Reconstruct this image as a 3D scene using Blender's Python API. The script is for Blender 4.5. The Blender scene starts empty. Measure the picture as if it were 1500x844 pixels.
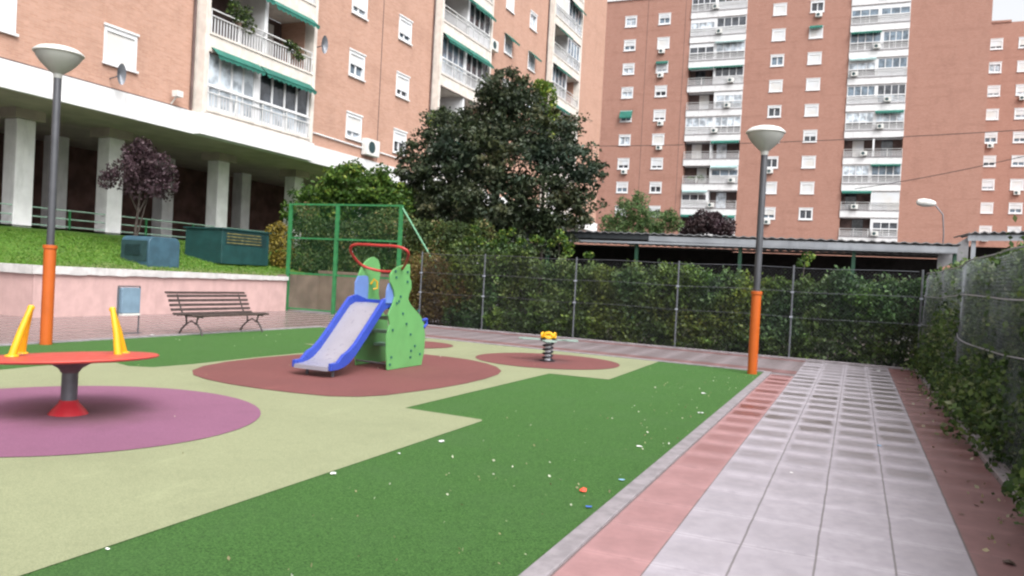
import bpy, math, random
import numpy as np
from mathutils import Vector, Matrix, noise as mnoise
R_ = math.radians
random.seed(7)
rng = np.random.default_rng(11)
scene = bpy.context.scene
COL = scene.collection

# ------------------------------------------------------------------ camera
YAW, PIT, ROLL = R_(23.46), math.atan(15.4 / 1161), R_(3.0)
fw = Vector((-math.sin(YAW) * math.cos(PIT), math.cos(YAW) * math.cos(PIT), -math.sin(PIT)))
rt = Vector((math.cos(YAW), math.sin(YAW), 0)); up = rt.cross(fw)
Rv = math.cos(ROLL) * rt + math.sin(ROLL) * up
Uv = math.cos(ROLL) * up - math.sin(ROLL) * rt
cd = bpy.data.cameras.new('camera'); cam = bpy.data.objects.new('camera', cd); COL.objects.link(cam)
cam.matrix_world = Matrix(((Rv.x, Uv.x, -fw.x, 0), (Rv.y, Uv.y, -fw.y, 0), (Rv.z, Uv.z, -fw.z, 1.5), (0, 0, 0, 1)))
cd.sensor_width = 36; cd.lens = 36 * 1161 / 1500; cd.clip_end = 2000; cd.clip_start = 0.05
scene.camera = cam

# ------------------------------------------------------------------ light (overcast)
SUN_EL, SUN_AZ = R_(50), R_(128)
w = bpy.data.worlds.new('World'); scene.world = w; w.use_nodes = True
nt = w.node_tree; nt.nodes.clear()
sky = nt.nodes.new('ShaderNodeTexSky'); sky.sky_type = 'NISHITA'; sky.sun_disc = False
sky.sun_elevation = SUN_EL; sky.sun_rotation = SUN_AZ; sky.dust_density = 6.0; sky.air_density = 1.0; sky.ozone_density = 0.6
hs = nt.nodes.new('ShaderNodeHueSaturation'); hs.inputs['Saturation'].default_value = 0.12
hs.inputs['Value'].default_value = 1.2
bgn = nt.nodes.new('ShaderNodeBackground'); bgn.inputs['Strength'].default_value = 0.15
wo = nt.nodes.new('ShaderNodeOutputWorld')
nt.links.new(sky.outputs[0], hs.inputs['Color']); nt.links.new(hs.outputs[0], bgn.inputs[0]); nt.links.new(bgn.outputs[0], wo.inputs[0])
sd = bpy.data.lights.new('sun', 'SUN'); sd.energy = 0.65; sd.angle = R_(35); sd.color = (1, 0.98, 0.95)
so = bpy.data.objects.new('sun', sd); COL.objects.link(so)
dsun = Vector((math.sin(SUN_AZ) * math.cos(SUN_EL), math.cos(SUN_AZ) * math.cos(SUN_EL), math.sin(SUN_EL)))
so.rotation_euler = dsun.to_track_quat('Z', 'Y').to_euler(); so.location = (20, -20, 60)
vs = scene.view_settings; vs.view_transform = 'Standard'; vs.look = 'None'; vs.gamma = 1; vs.use_curve_mapping = False
vs.exposure = 0.9
scene.cycles.max_bounces = 6; scene.cycles.diffuse_bounces = 3; scene.cycles.transparent_max_bounces = 8
scene.cycles.filter_width = 2.3

# ------------------------------------------------------------------ material helpers
def srgb(r, g, b):
    f = lambda c: (c / 255 / 12.92) if c <= 10 else ((c / 255 + 0.055) / 1.055) ** 2.4
    return (f(r), f(g), f(b), 1)

class NT:
    def __init__(s, name):
        s.m = bpy.data.materials.new(name); s.m.use_nodes = True; s.t = s.m.node_tree; s.t.nodes.clear()
        s.out = s.t.nodes.new('ShaderNodeOutputMaterial'); s.b = s.t.nodes.new('ShaderNodeBsdfPrincipled')
        s.t.links.new(s.b.outputs[0], s.out.inputs[0])
    def n(s, ty, **k):
        x = s.t.nodes.new(ty)
        for a, v in k.items(): setattr(x, a, v)
        return x
    def l(s, a, b): s.t.links.new(a, b)
    def val(s, sock, v):
        if isinstance(v, (int, float)): sock.default_value = v
        elif isinstance(v, tuple): sock.default_value = v if len(v) == len(sock.default_value) else v[:len(sock.default_value)]
        else: s.l(v, sock)
    def math(s, op, a, b=0.0, c=0.0, clamp=False):
        x = s.n('ShaderNodeMath', operation=op, use_clamp=clamp)
        s.val(x.inputs[0], a); s.val(x.inputs[1], b); s.val(x.inputs[2], c)
        return x.outputs[0]
    def mix(s, f, a, b, mode='MIX'):
        x = s.n('ShaderNodeMix', data_type='RGBA', blend_type=mode)
        s.val(x.inputs[0], f); s.val(x.inputs[6], a); s.val(x.inputs[7], b)
        return x.outputs[2]
    def pos(s):
        return s.n('ShaderNodeNewGeometry').outputs['Position']
    def obj(s):
        return s.n('ShaderNodeTexCoord').outputs['Object']
    def noise(s, vec, scale, detail=3, rough=0.55, stretch=None):
        if stretch:
            mp = s.n('ShaderNodeMapping'); s.l(vec, mp.inputs[0]); mp.inputs['Scale'].default_value = stretch; vec = mp.outputs[0]
        x = s.n('ShaderNodeTexNoise'); s.l(vec, x.inputs['Vector'])
        x.inputs['Scale'].default_value = scale; x.inputs['Detail'].default_value = detail; x.inputs['Roughness'].default_value = rough
        return x.outputs['Fac']
    def ramp(s, f, lo, hi, a=0.0, b=1.0):
        x = s.n('ShaderNodeMapRange'); x.interpolation_type = 'SMOOTHSTEP'
        s.val(x.inputs[0], f)
        for i, v in zip((1, 2, 3, 4), (lo, hi, a, b)): x.inputs[i].default_value = v
        return x.outputs[0]
    def bump(s, h, st=0.3, dist=0.01):
        x = s.n('ShaderNodeBump'); x.inputs['Strength'].default_value = st; x.inputs['Distance'].default_value = dist
        s.l(h, x.inputs['Height']); s.l(x.outputs[0], s.b.inputs['Normal'])
    def base(s, c): s.val(s.b.inputs['Base Color'], c)
    def set(s, **k):
        for a, v in k.items(): s.val(s.b.inputs[a.replace('_', ' ')], v)

def scale_c(c, f): return (min(c[0] * f, 1), min(c[1] * f, 1), min(c[2] * f, 1), 1)

def plain(name, c, rough=0.6, var=0.15, ns=6.0, metal=0.0, dirt=0.0, bump=0.0, spec=0.4):
    """paint / plaster / metal with uneven tone and optional streaky dirt"""
    t = NT(name); p = t.pos()
    f = t.noise(p, ns, 4)
    col = t.mix(t.ramp(f, 0.3, 0.7), scale_c(c, 1 - var), scale_c(c, 1 + var * 0.6))
    if dirt:
        d = t.noise(p, 2.2, 5, 0.7, (1.0, 1.0, 0.22))
        col = t.mix(t.math('MULTIPLY', t.ramp(d, 0.5, 0.75), dirt), col, scale_c(c, 0.42))
    t.base(col); t.set(Roughness=rough, Metallic=metal); t.b.inputs['Specular IOR Level'].default_value = spec
    t.l(t.ramp(t.noise(p, ns * 2.3, 3), 0.2, 0.8, rough * 0.85, min(1, rough * 1.15)), t.b.inputs['Roughness'])
    if bump: t.bump(t.noise(p, ns * 9, 4), bump, 0.01)
    return t.m

def leafmat(name, cols, trans=0.25, patch=None):
    """cols: list of (pos, colour) over the per-leaf tone attribute"""
    t = NT(name)
    a = t.n('ShaderNodeAttribute', attribute_name='var')
    r = t.n('ShaderNodeValToRGB'); t.l(a.outputs['Fac'], r.inputs[0])
    el = r.color_ramp.elements
    while len(el) < len(cols): el.new(0.5)
    for e, (p, c) in zip(el, cols): e.position = p; e.color = (c[0], c[1], c[2], 1)
    big = t.noise(t.pos(), 0.9, 3)
    col = t.mix(t.ramp(big, 0.35, 0.68), r.outputs[0], t.mix(1.0, r.outputs[0], (0.72, 0.8, 0.62, 1), 'MULTIPLY'))
    if patch:
        for sc_, pc_, lo_, hi_, of_ in patch:
            mp_ = t.n('ShaderNodeMapping'); t.l(t.pos(), mp_.inputs[0]); mp_.inputs['Location'].default_value = (of_, of_, 0)
            col = t.mix(t.ramp(t.noise(mp_.outputs[0], sc_, 2, 0.5), lo_, hi_), col, t.mix(1.0, col, pc_, 'MULTIPLY'))
    t.base(col); t.set(Roughness=0.55); t.b.inputs['Specular IOR Level'].default_value = 0.35
    tr = t.n('ShaderNodeBsdfTranslucent'); t.l(col, tr.inputs[0])
    ms = t.n('ShaderNodeMixShader'); ms.inputs[0].default_value = trans
    t.l(t.b.outputs[0], ms.inputs[1]); t.l(tr.outputs[0], ms.inputs[2]); t.l(ms.outputs[0], t.out.inputs[0])
    return t.m

def brickmat(name, c1, c2, mortar, stain=0.2):
    t = NT(name); p = t.pos(); s = t.n('ShaderNodeSeparateXYZ'); t.l(p, s.inputs[0])
    cb = t.n('ShaderNodeCombineXYZ'); t.l(t.math('ADD', s.outputs[0], s.outputs[1]), cb.inputs[0]); t.l(s.outputs[2], cb.inputs[1])
    b = t.n('ShaderNodeTexBrick'); t.l(cb.outputs[0], b.inputs['Vector'])
    b.inputs['Scale'].default_value = 1.0; b.inputs['Brick Width'].default_value = 0.25; b.inputs['Row Height'].default_value = 0.062
    b.inputs['Mortar Size'].default_value = 0.006; b.inputs['Mortar Smooth'].default_value = 0.3; b.inputs['Bias'].default_value = 0.0
    b.inputs['Color1'].default_value = c1; b.inputs['Color2'].default_value = c2; b.inputs['Mortar'].default_value = mortar
    st = t.noise(p, 1.1, 6, 0.65, (1, 1, 0.45)); st2 = t.noise(p, 5.0, 4, 0.6, (1, 1, 3.5))
    col = t.mix(t.math('MULTIPLY', t.ramp(st, 0.45, 0.7), stain), b.outputs[0], scale_c(c1, 0.6))
    col = t.mix(t.math('MULTIPLY', t.ramp(st2, 0.45, 0.75), 0.45), col, scale_c(c2, 1.22))
    st3 = t.noise(p, 0.35, 3, 0.6, (0.6, 0.6, 5.0)); col = t.mix(t.math('MULTIPLY', t.ramp(st3, 0.52, 0.7), 0.25), col, scale_c(c1, 0.75))
    t.base(col); t.set(Roughness=0.9)
    t.bump(b.outputs['Fac'], -0.3, 0.01)
    return t.m

M = {}
M['turf'] = None
def mk_turf():
    t = NT('turf'); p = t.pos()
    a = t.noise(p, 85, 4, 0.8); b = t.noise(p, 1.3, 4, 0.6); c = t.noise(p, 160, 2, 0.5)
    col = t.mix(t.ramp(a, 0.36, 0.64), (0.02, 0.068, 0.013, 1), (0.078, 0.19, 0.046, 1))
    col = t.mix(t.math('MULTIPLY', t.ramp(b, 0.4, 0.72), 0.35), col, (0.062, 0.135, 0.045, 1))
    col = t.mix(t.math('MULTIPLY', t.ramp(c, 0.6, 0.75), 0.4), col, (0.13, 0.22, 0.08, 1))
    t.base(col); t.set(Roughness=0.85); t.b.inputs['Specular IOR Level'].default_value = 0.2
    t.bump(a, 0.9, 0.02); return t.m
M['turf'] = mk_turf()
def mk_rubber(name, c, c2, dark_spot=None):
    t = NT(name); p = t.pos()
    v = t.n('ShaderNodeTexVoronoi'); t.l(p, v.inputs['Vector']); v.inputs['Scale'].default_value = 170
    s = t.n('ShaderNodeSeparateColor'); t.l(v.outputs['Color'], s.inputs[0])
    col = t.mix(t.ramp(s.outputs[0], 0.1, 0.9), c, c2)
    b = t.noise(p, 0.8, 5, 0.6); b2 = t.noise(p, 6, 4, 0.6)
    col = t.mix(t.math('MULTIPLY', t.ramp(b, 0.42, 0.7), 0.25), col, scale_c(c, 0.7))
    col = t.mix(t.math('MULTIPLY', t.ramp(b2, 0.5, 0.75), 0.15), col, scale_c(c, 0.6))
    sc1 = t.noise(p, 2.7, 6, 0.75, (1, 0.35, 1)); col = t.mix(t.math('MULTIPLY', t.ramp(sc1, 0.56, 0.72), 0.22), col, scale_c(c2, 1.35))
    sc2 = t.noise(p, 14, 5, 0.7); col = t.mix(t.math('MULTIPLY', t.ramp(sc2, 0.62, 0.76), 0.3), col, scale_c(c, 0.45))
    if dark_spot:
        x, y, r = dark_spot
        ds = t.n('ShaderNodeVectorMath', operation='DISTANCE'); t.l(p, ds.inputs[0]); ds.inputs[1].default_value = (x, y, 0)
        k = t.math('ADD', ds.outputs['Value'], t.math('MULTIPLY', t.math('SUBTRACT', t.noise(p, 2.5, 4), 0.5), 0.8))
        col = t.mix(t.math('MULTIPLY', t.ramp(k, r * 0.15, r, 1.0, 0.0), 0.7), col, (0.1, 0.05, 0.055, 1))  # darker towards the given centre, with a noisy rim
    t.base(col); t.set(Roughness=0.8); t.bump(s.outputs[0], 0.25, 0.004); return t.m
M['cream'] = mk_rubber('cream_rubber', (0.185, 0.203, 0.112, 1), (0.25, 0.27, 0.16, 1))
M['purple'] = mk_rubber('purple_rubber', (0.17, 0.064, 0.118, 1), (0.215, 0.088, 0.155, 1), (-6.6, 5.2, 0.9))
M['red_rub'] = mk_rubber('red_rubber', (0.12, 0.035, 0.034, 1), (0.17, 0.055, 0.052, 1))
M['red_rub2'] = mk_rubber('red_rubber_dark_spot', (0.12, 0.035, 0.034, 1), (0.17, 0.055, 0.052, 1), (-5.09, 13.52, 0.55))

def mk_tiles(name, c, wet, u0, du, dv, band=0.6, swap=False, rough=0.6, jdark=0.7):
    """paving slabs du x dv m with damp centres, pale rims, dark joints"""
    t = NT(name); p = t.pos(); s = t.n('ShaderNodeSeparateXYZ'); t.l(p, s.inputs[0])
    X, Y = (s.outputs[1], s.outputs[0]) if swap else (s.outputs[0], s.outputs[1])
    wob = t.math('MULTIPLY', t.math('SUBTRACT', t.noise(p, 3.0, 2), 0.5), 0.012)
    fu = t.math('FRACT', t.math('DIVIDE', t.math('ADD', t.math('SUBTRACT', X, u0 - 40 * du), wob), du))
    fv = t.math('FRACT', t.math('DIVIDE', t.math('ADD', t.math('ADD', Y, 40 * dv), wob), dv))
    eu = t.math('MULTIPLY', t.math('MINIMUM', fu, t.math('SUBTRACT', 1.0, fu)), du)
    ev = t.math('MULTIPLY', t.math('MINIMUM', fv, t.math('SUBTRACT', 1.0, fv)), dv)
    n1 = t.noise(p, 7, 5, 0.65); n2 = t.noise(p, 1.1, 3, 0.6); n3 = t.noise(p, 60, 3, 0.6)
    iu = t.math('FLOOR', t.math('DIVIDE', t.math('SUBTRACT', X, u0 - 40 * du), du)); iv = t.math('FLOOR', t.math('DIVIDE', t.math('ADD', Y, 40 * dv), dv))
    cb = t.n('ShaderNodeCombineXYZ'); t.l(iu, cb.inputs[0]); t.l(iv, cb.inputs[1])
    wn = t.n('ShaderNodeTexWhiteNoise', noise_dimensions='2D'); t.l(cb.outputs[0], wn.inputs['Vector'])
    col = t.mix(t.ramp(n1, 0.3, 0.72), scale_c(c, 0.88), scale_c(c, 1.1))
    col = t.mix(t.math('MULTIPLY', wn.outputs['Value'], 0.25), col, scale_c(c, 0.75))
    nn = t.math('MULTIPLY', t.math('SUBTRACT', n1, 0.5), 0.16)
    nf = t.math('MULTIPLY', t.math('SUBTRACT', n3, 0.5), 0.05)
    mu = t.ramp(t.math('ADD', eu, t.math('ADD', nn, nf)), 0.015, 0.06); mv = t.ramp(t.math('ADD', ev, t.math('ADD', t.math('MULTIPLY', nn, 1.3), nf)), 0.06, 0.2)
    dist = t.ramp(Y if not swap else X, 5.5, 10.0, 0.1, 1.0)
    m = t.math('MULTIPLY', t.math('MULTIPLY', mu, mv), t.math('MULTIPLY', t.ramp(n2, 0.3, 0.6, 0.55, 1.0), band))
    m = t.math('MULTIPLY', m, dist)
    m = t.math('MULTIPLY', m, t.math('ADD', t.math('MULTIPLY', wn.outputs['Value'], 0.5), 0.6), clamp=True)
    col = t.mix(m, col, wet)
    lt = t.math('MULTIPLY', t.math('MULTIPLY', t.ramp(t.math('ADD', ev, nf), 0.012, 0.055, 1.0, 0.0), t.ramp(t.math('ADD', n1, nn), 0.25, 0.6)), 0.55)
    col = t.mix(lt, col, scale_c(c, 1.3))
    ju = t.ramp(eu, 0.003, 0.009, 1.0, 0.0); jv = t.math('MULTIPLY', t.ramp(ev, 0.002, 0.006, 1.0, 0.0), t.ramp(wn.outputs['Value'], 0.3, 0.95, 0.3, 1.0))
    j = t.math('MULTIPLY', t.math('MAXIMUM', ju, jv), jdark)
    col = t.mix(j, col, (0.09, 0.08, 0.075, 1))
    col = t.mix(t.math('MULTIPLY', t.ramp(n3, 0.62, 0.75), 0.25), col, scale_c(c, 0.55))
    t.base(col); t.l(t.math('SUBTRACT', rough, t.math('MULTIPLY', m, 0.3)), t.b.inputs['Roughness'])
    t.bump(t.math('SUBTRACT', t.math('MULTIPLY', n3, 0.15), j), 0.35, 0.006)
    return t.m
M['tile_grey'] = mk_tiles('grey_paving', (0.32, 0.295, 0.33, 1), (0.095, 0.082, 0.078, 1), -0.95, 0.41, 0.6, 1.0)
M['tile_red'] = mk_tiles('red_paving', (0.3, 0.165, 0.168, 1), (0.14, 0.042, 0.036, 1), -1.33, 0.40, 0.6, 1.0)
M['tile_red_r'] = mk_tiles('red_paving_right', (0.2, 0.105, 0.105, 1), (0.12, 0.04, 0.036, 1), 0.69, 0.48, 0.6, 0.9)
M['tile_back'] = mk_tiles('grey_back_paving', (0.19, 0.16, 0.17, 1), (0.12, 0.09, 0.09, 1), 0.0, 0.41, 0.6, 0.5, True)
M['tile_backred'] = mk_tiles('red_back_paving', (0.18, 0.095, 0.095, 1), (0.11, 0.045, 0.04, 1), 0.0, 0.41, 0.6, 0.5, True)
M['tile_left'] = mk_tiles('pink_left_paving', (0.2, 0.148, 0.148, 1), (0.165, 0.12, 0.117, 1), 0.0, 0.41, 0.6, 0.3, True, 0.3, 0.15)
M['kerb'] = plain('kerb_concrete', (0.23, 0.21, 0.225, 1), 0.8, 0.2, 9, dirt=0.3, bump=0.3)
M['soil'] = plain('soil', (0.045, 0.035, 0.027, 1), 0.95, 0.35, 4, bump=0.6)
M['asphalt'] = plain('asphalt', (0.08, 0.078, 0.075, 1), 0.9, 0.3, 5)
M['brickL'] = brickmat('salmon_brick', (0.37, 0.205, 0.145, 1), (0.43, 0.255, 0.192, 1), (0.41, 0.28, 0.225, 1), 0.25)
M['brickF'] = brickmat('red_brick', (0.285, 0.135, 0.1, 1), (0.34, 0.172, 0.13, 1), (0.37, 0.25, 0.205, 1), 0.22)
M['white'] = plain('white_paint', (0.66, 0.66, 0.67, 1), 0.6, 0.08, 3, dirt=0.4)
M['white_clean'] = plain('white_frame', (0.68, 0.69, 0.71, 1), 0.45, 0.05, 3)
M['cream_band'] = plain('cream_render', (0.62, 0.57, 0.52, 1), 0.8, 0.12, 3, dirt=0.4)
M['soffit'] = plain('soffit_plaster', (0.42, 0.36, 0.32, 1), 0.9, 0.15, 1.2)
M['colm'] = plain('column_paint', (0.82, 0.82, 0.83, 1), 0.75, 0.1, 2, dirt=0.35)
M['dark'] = plain('dark_interior', (0.022, 0.018, 0.018, 1), 0.9, 0.3, 2)  # near-black colour stands in for the shade inside the carports
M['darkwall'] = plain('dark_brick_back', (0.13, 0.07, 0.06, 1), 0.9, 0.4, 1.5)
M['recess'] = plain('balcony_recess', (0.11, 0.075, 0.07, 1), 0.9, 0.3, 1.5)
def mk_glass(name, c, r=0.08):
    t = NT(name); p = t.pos(); n = t.noise(p, 1.7, 3)
    t.base(t.mix(t.ramp(n, 0.35, 0.65), scale_c(c, 0.6), scale_c(c, 1.5))); t.set(Roughness=r); t.b.inputs['Specular IOR Level'].default_value = 0.6
    return t.m
M['glass'] = mk_glass('window_glass', (0.12, 0.16, 0.2, 1))
M['glassdark'] = mk_glass('dark_window_glass', (0.05, 0.055, 0.065, 1))
M['curtain'] = mk_glass('curtained_glass', (0.42, 0.47, 0.52, 1), 0.2)
def mk_shutter():
    t = NT('roller_shutter'); p = t.pos(); s = t.n('ShaderNodeSeparateXYZ'); t.l(p, s.inputs[0])
    f = t.math('FRACT', t.math('MULTIPLY', s.outputs[2], 20.0))
    n = t.noise(p, 0.6, 2)
    col = t.mix(t.ramp(n, 0.35, 0.65), (0.58, 0.6, 0.63, 1), (0.56, 0.545, 0.52, 1))
    col = t.mix(t.ramp(f, 0.0, 0.2, 0.5, 0.0), col, (0.3, 0.3, 0.3, 1))
    t.base(col); t.set(Roughness=0.6); return t.m
M['shutter'] = mk_shutter()
M['awning'] = plain('green_awning', (0.02, 0.13, 0.1, 1), 0.8, 0.2, 2)
M['panelgrey'] = plain('grey_panel', (0.2, 0.2, 0.21, 1), 0.5)
M['awning2'] = plain('pale_awning', (0.3, 0.42, 0.42, 1), 0.8, 0.2, 2)
M['rail_w'] = plain('white_rail', (0.6, 0.6, 0.6, 1), 0.5, 0.1, 3)
def mk_mesh_infill():
    t = NT('railing_infill'); t.base((0.55, 0.55, 0.56, 1)); t.set(Roughness=0.5)
    s = t.n('ShaderNodeSeparateXYZ'); t.l(t.pos(), s.inputs[0])
    f = t.math('FRACT', t.math('MULTIPLY', t.math('ADD', s.outputs[0], s.outputs[1]), 7.0))
    tr = t.n('ShaderNodeBsdfTransparent'); ms = t.n('ShaderNodeMixShader'); t.l(t.ramp(f, 0.35, 0.5), ms.inputs[0])
    t.l(t.b.outputs[0], ms.inputs[1]); t.l(tr.outputs[0], ms.inputs[2]); t.l(ms.outputs[0], t.out.inputs[0]); return t.m
M['infill'] = mk_mesh_infill()
M['pink'] = plain('pink_render', (0.47, 0.315, 0.3, 1), 0.9, 0.1, 2.5, dirt=0.25, bump=0.5)
M['coping'] = plain('white_coping', (0.5, 0.49, 0.485, 1), 0.8, 0.15, 4, dirt=0.35, bump=0.3)
def mk_lawn():
    t = NT('bank_lawn'); p = t.pos(); a = t.noise(p, 22, 5, 0.75); b = t.noise(p, 0.9, 4, 0.6)
    s = t.n('ShaderNodeSeparateXYZ'); t.l(p, s.inputs[0])
    edge = t.ramp(t.math('ADD', s.outputs[0], t.math('MULTIPLY', t.math('SUBTRACT', b, 0.5), 2.5)), -18.9, -17.5)
    col = t.mix(t.ramp(a, 0.3, 0.7), (0.05, 0.12, 0.01, 1), (0.1, 0.22, 0.02, 1))
    col = t.mix(t.math('MULTIPLY', edge, 0.75), col, (0.17, 0.15, 0.08, 1))
    col = t.mix(t.math('MULTIPLY', t.ramp(b, 0.5, 0.75), 0.4), col, (0.2, 0.26, 0.06, 1))
    t.base(col); t.set(Roughness=0.9); t.bump(a, 0.8, 0.05); return t.m
M['lawn'] = mk_lawn()
M['pole'] = plain('grey_pole', (0.06, 0.062, 0.07, 1), 0.45, 0.15, 4, metal=0.3)
M['orange'] = plain('orange_sleeve', (0.42, 0.09, 0.014, 1), 0.35, 0.08, 3)
M['lampshade'] = plain('lamp_bowl', (0.38, 0.385, 0.37, 1), 0.35, 0.08, 3)
M['lampcap'] = plain('lamp_cap', (0.6, 0.6, 0.58, 1), 0.5, 0.08, 5, dirt=0.3)
M['galv'] = plain('galvanised', (0.13, 0.138, 0.155, 1), 0.4, 0.15, 8, metal=0.5)
M['postgrey'] = plain('grey_post', (0.085, 0.092, 0.105, 1), 0.5, 0.15, 8)
M['wire2'] = plain('dusty_wire', (0.17, 0.185, 0.21, 1), 0.6, 0.2, 3)
M['galv2'] = plain('bright_bracket', (0.25, 0.27, 0.31, 1), 0.4, 0.15, 8)
M['wire'] = plain('fence_wire', (0.12, 0.13, 0.145, 1), 0.5, 0.15, 8, metal=0.3)
M['greenpaint'] = plain('green_fence_paint', (0.03, 0.17, 0.06, 1), 0.5, 0.2, 6)
M['greenwire'] = plain('green_fence_wire', (0.025, 0.11, 0.045, 1), 0.6, 0.2, 6)
M['braceg'] = plain('faded_green_brace', (0.1, 0.26, 0.15, 1), 0.5)
M['greendark'] = plain('dark_green_post', (0.012, 0.05, 0.028, 1), 0.6)
M['railgreen'] = plain('pale_green_rail', (0.33, 0.5, 0.4, 1), 0.5, 0.12, 4)
M['hpl_green'] = plain('green_panel', (0.115, 0.31, 0.105, 1), 0.4, 0.06, 5, dirt=0.12)
M['hpl_edge'] = plain('panel_bolt', (0.02, 0.1, 0.09, 1), 0.5)
M['hpl_blue'] = plain('pale_blue_panel', (0.13, 0.22, 0.5, 1), 0.4, 0.06, 5)
M['slideblue'] = plain('slide_blue', (0.03, 0.062, 0.36, 1), 0.3, 0.08, 5)
M['slidebed'] = plain('slide_bed', (0.25, 0.24, 0.28, 1), 0.3, 0.06, 5)
M['redtube'] = plain('red_tube', (0.33, 0.03, 0.025, 1), 0.35, 0.1, 5)
M['redplast'] = plain('red_plastic', (0.4, 0.02, 0.03, 1), 0.35, 0.1, 5)
M['reddisc'] = plain('red_disc', (0.45, 0.06, 0.045, 1), 0.45, 0.1, 5, dirt=0.15)
M['yellow'] = plain('yellow_paint', (0.62, 0.33, 0.01, 1), 0.35, 0.08, 5)
M['bellgrey'] = plain('bell_grey', (0.15, 0.11, 0.12, 1), 0.4, 0.15, 5)
M['black'] = plain('black_rubber', (0.015, 0.015, 0.02, 1), 0.5)
M['whitep'] = plain('spring_white', (0.6, 0.6, 0.66, 1), 0.5)
M['seatgrey'] = plain('seat_grey', (0.22, 0.3, 0.27, 1), 0.5)
M['wood'] = plain('bench_wood', (0.05, 0.035, 0.032, 1), 0.55, 0.4, 12, bump=0.3)
M['iron'] = plain('cast_iron', (0.05, 0.042, 0.042, 1), 0.6, 0.2, 8)
M['bin'] = plain('bin_blue_grey', (0.17, 0.25, 0.33, 1), 0.45, 0.12, 5, dirt=0.2)
M['vent'] = plain('vent_blue', (0.036, 0.085, 0.12, 1), 0.55, 0.2, 3, dirt=0.2)
M['ventdark'] = plain('vent_grille', (0.02, 0.05, 0.055, 1), 0.6, 0.2, 6)
M['cab'] = plain('cabinet_green', (0.012, 0.05, 0.05, 1), 0.5, 0.2, 3)
M['cabstripe'] = plain('cabinet_stripe', (0.17, 0.15, 0.06, 1), 0.6, 0.5, 6)
M['acw'] = plain('ac_white', (0.62, 0.62, 0.6, 1), 0.5, 0.1, 6, dirt=0.2)
M['roofsheet'] = plain('roof_sheet', (0.2, 0.205, 0.215, 1), 0.6, 0.2, 3, dirt=0.3)
M['gutter'] = plain('gutter', (0.3, 0.32, 0.35, 1), 0.45, 0.15, 1.2, metal=0.2, dirt=0.4)
M['gutterdark'] = plain('dark_fascia', (0.03, 0.035, 0.04, 1), 0.6)
M['court'] = plain('court_wall', (0.2, 0.145, 0.115, 1), 0.9, 0.25, 1.5, dirt=0.4)
M['bark'] = plain('bark', (0.05, 0.04, 0.034, 1), 0.95, 0.4, 9, bump=0.8)
M['leaf_tree'] = leafmat('dark_tree_leaves', [(0, (0.01, 0.018, 0.01)), (0.45, (0.026, 0.04, 0.02)), (0.75, (0.052, 0.068, 0.034)), (0.92, (0.072, 0.08, 0.045)), (1, (0.09, 0.1, 0.065))], 0.2, [(0.6, (1.2, 1.0, 0.8, 1), 0.5, 0.64, 5.0), (0.5, (0.8, 1.0, 1.25, 1), 0.5, 0.62, 17.0)])
M['leaf_bush'] = leafmat('bright_bush_leaves', [(0, (0.015, 0.04, 0.006)), (0.5, (0.05, 0.11, 0.015)), (0.85, (0.12, 0.2, 0.03)), (1, (0.25, 0.28, 0.05))])
M['leaf_grass'] = leafmat('grass_blades', [(0, (0.06, 0.13, 0.012)), (0.6, (0.1, 0.23, 0.02)), (1, (0.2, 0.26, 0.06))])
M['leaf_hedge'] = leafmat('hedge_leaves', [(0, (0.012, 0.022, 0.01)), (0.4, (0.035, 0.06, 0.018)), (0.7, (0.07, 0.115, 0.03)), (0.92, (0.115, 0.165, 0.045)), (1, (0.15, 0.19, 0.07))], 0.25, [(0.55, (1.25, 1.02, 0.7, 1), 0.5, 0.64, 3.0), (0.45, (0.75, 0.95, 1.35, 1), 0.5, 0.62, 11.0), (0.8, (1.5, 1.45, 0.9, 1), 0.55, 0.66, 23.0)])
M['leaf_rhedge'] = leafmat('shrub_leaves', [(0, (0.012, 0.025, 0.012)), (0.5, (0.04, 0.075, 0.022)), (0.8, (0.09, 0.15, 0.035)), (0.95, (0.14, 0.19, 0.05)), (1, (0.22, 0.24, 0.14))])
M['leaf_brown'] = leafmat('rusty_leaves', [(0, (0.03, 0.025, 0.01)), (0.5, (0.1, 0.06, 0.018)), (0.85, (0.15, 0.11, 0.03)), (1, (0.1, 0.15, 0.035))])
M['leaf_yellow'] = leafmat('autumn_leaves', [(0, (0.06, 0.05, 0.012)), (0.5, (0.2, 0.15, 0.025)), (1, (0.38, 0.27, 0.05))])
M['leaf_purple'] = leafmat('purple_leaves', [(0, (0.02, 0.01, 0.014)), (0.6, (0.05, 0.026, 0.034)), (1, (0.1, 0.06, 0.075))])
M['leaf_pale'] = leafmat('feathery_leaves', [(0, (0.04, 0.07, 0.03)), (0.6, (0.09, 0.16, 0.055)), (1, (0.18, 0.25, 0.1))])
M['leaf_vine'] = leafmat('vine_leaves', [(0, (0.02, 0.035, 0.012)), (0.6, (0.055, 0.09, 0.028)), (0.92, (0.12, 0.14, 0.04)), (1, (0.2, 0.15, 0.07))])
M['dry'] = leafmat('dry_leaves', [(0, (0.12, 0.09, 0.05)), (0.5, (0.4, 0.36, 0.22)), (1, (0.65, 0.65, 0.58))])
def flat(name, c, r=0.5): return plain(name, c, r, 0.1, 12)
M['lit_red'] = flat('red_wrapper', (0.7, 0.08, 0.04, 1)); M['lit_blue'] = flat('blue_wrapper', (0.05, 0.13, 0.5, 1))
M['lit_lblue'] = flat('pale_blue_wrapper', (0.25, 0.45, 0.7, 1)); M['lit_white'] = flat('white_paper', (0.8, 0.8, 0.8, 1)); M['lit_brown'] = flat('dry_leaf', (0.06, 0.04, 0.03, 1))

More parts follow.
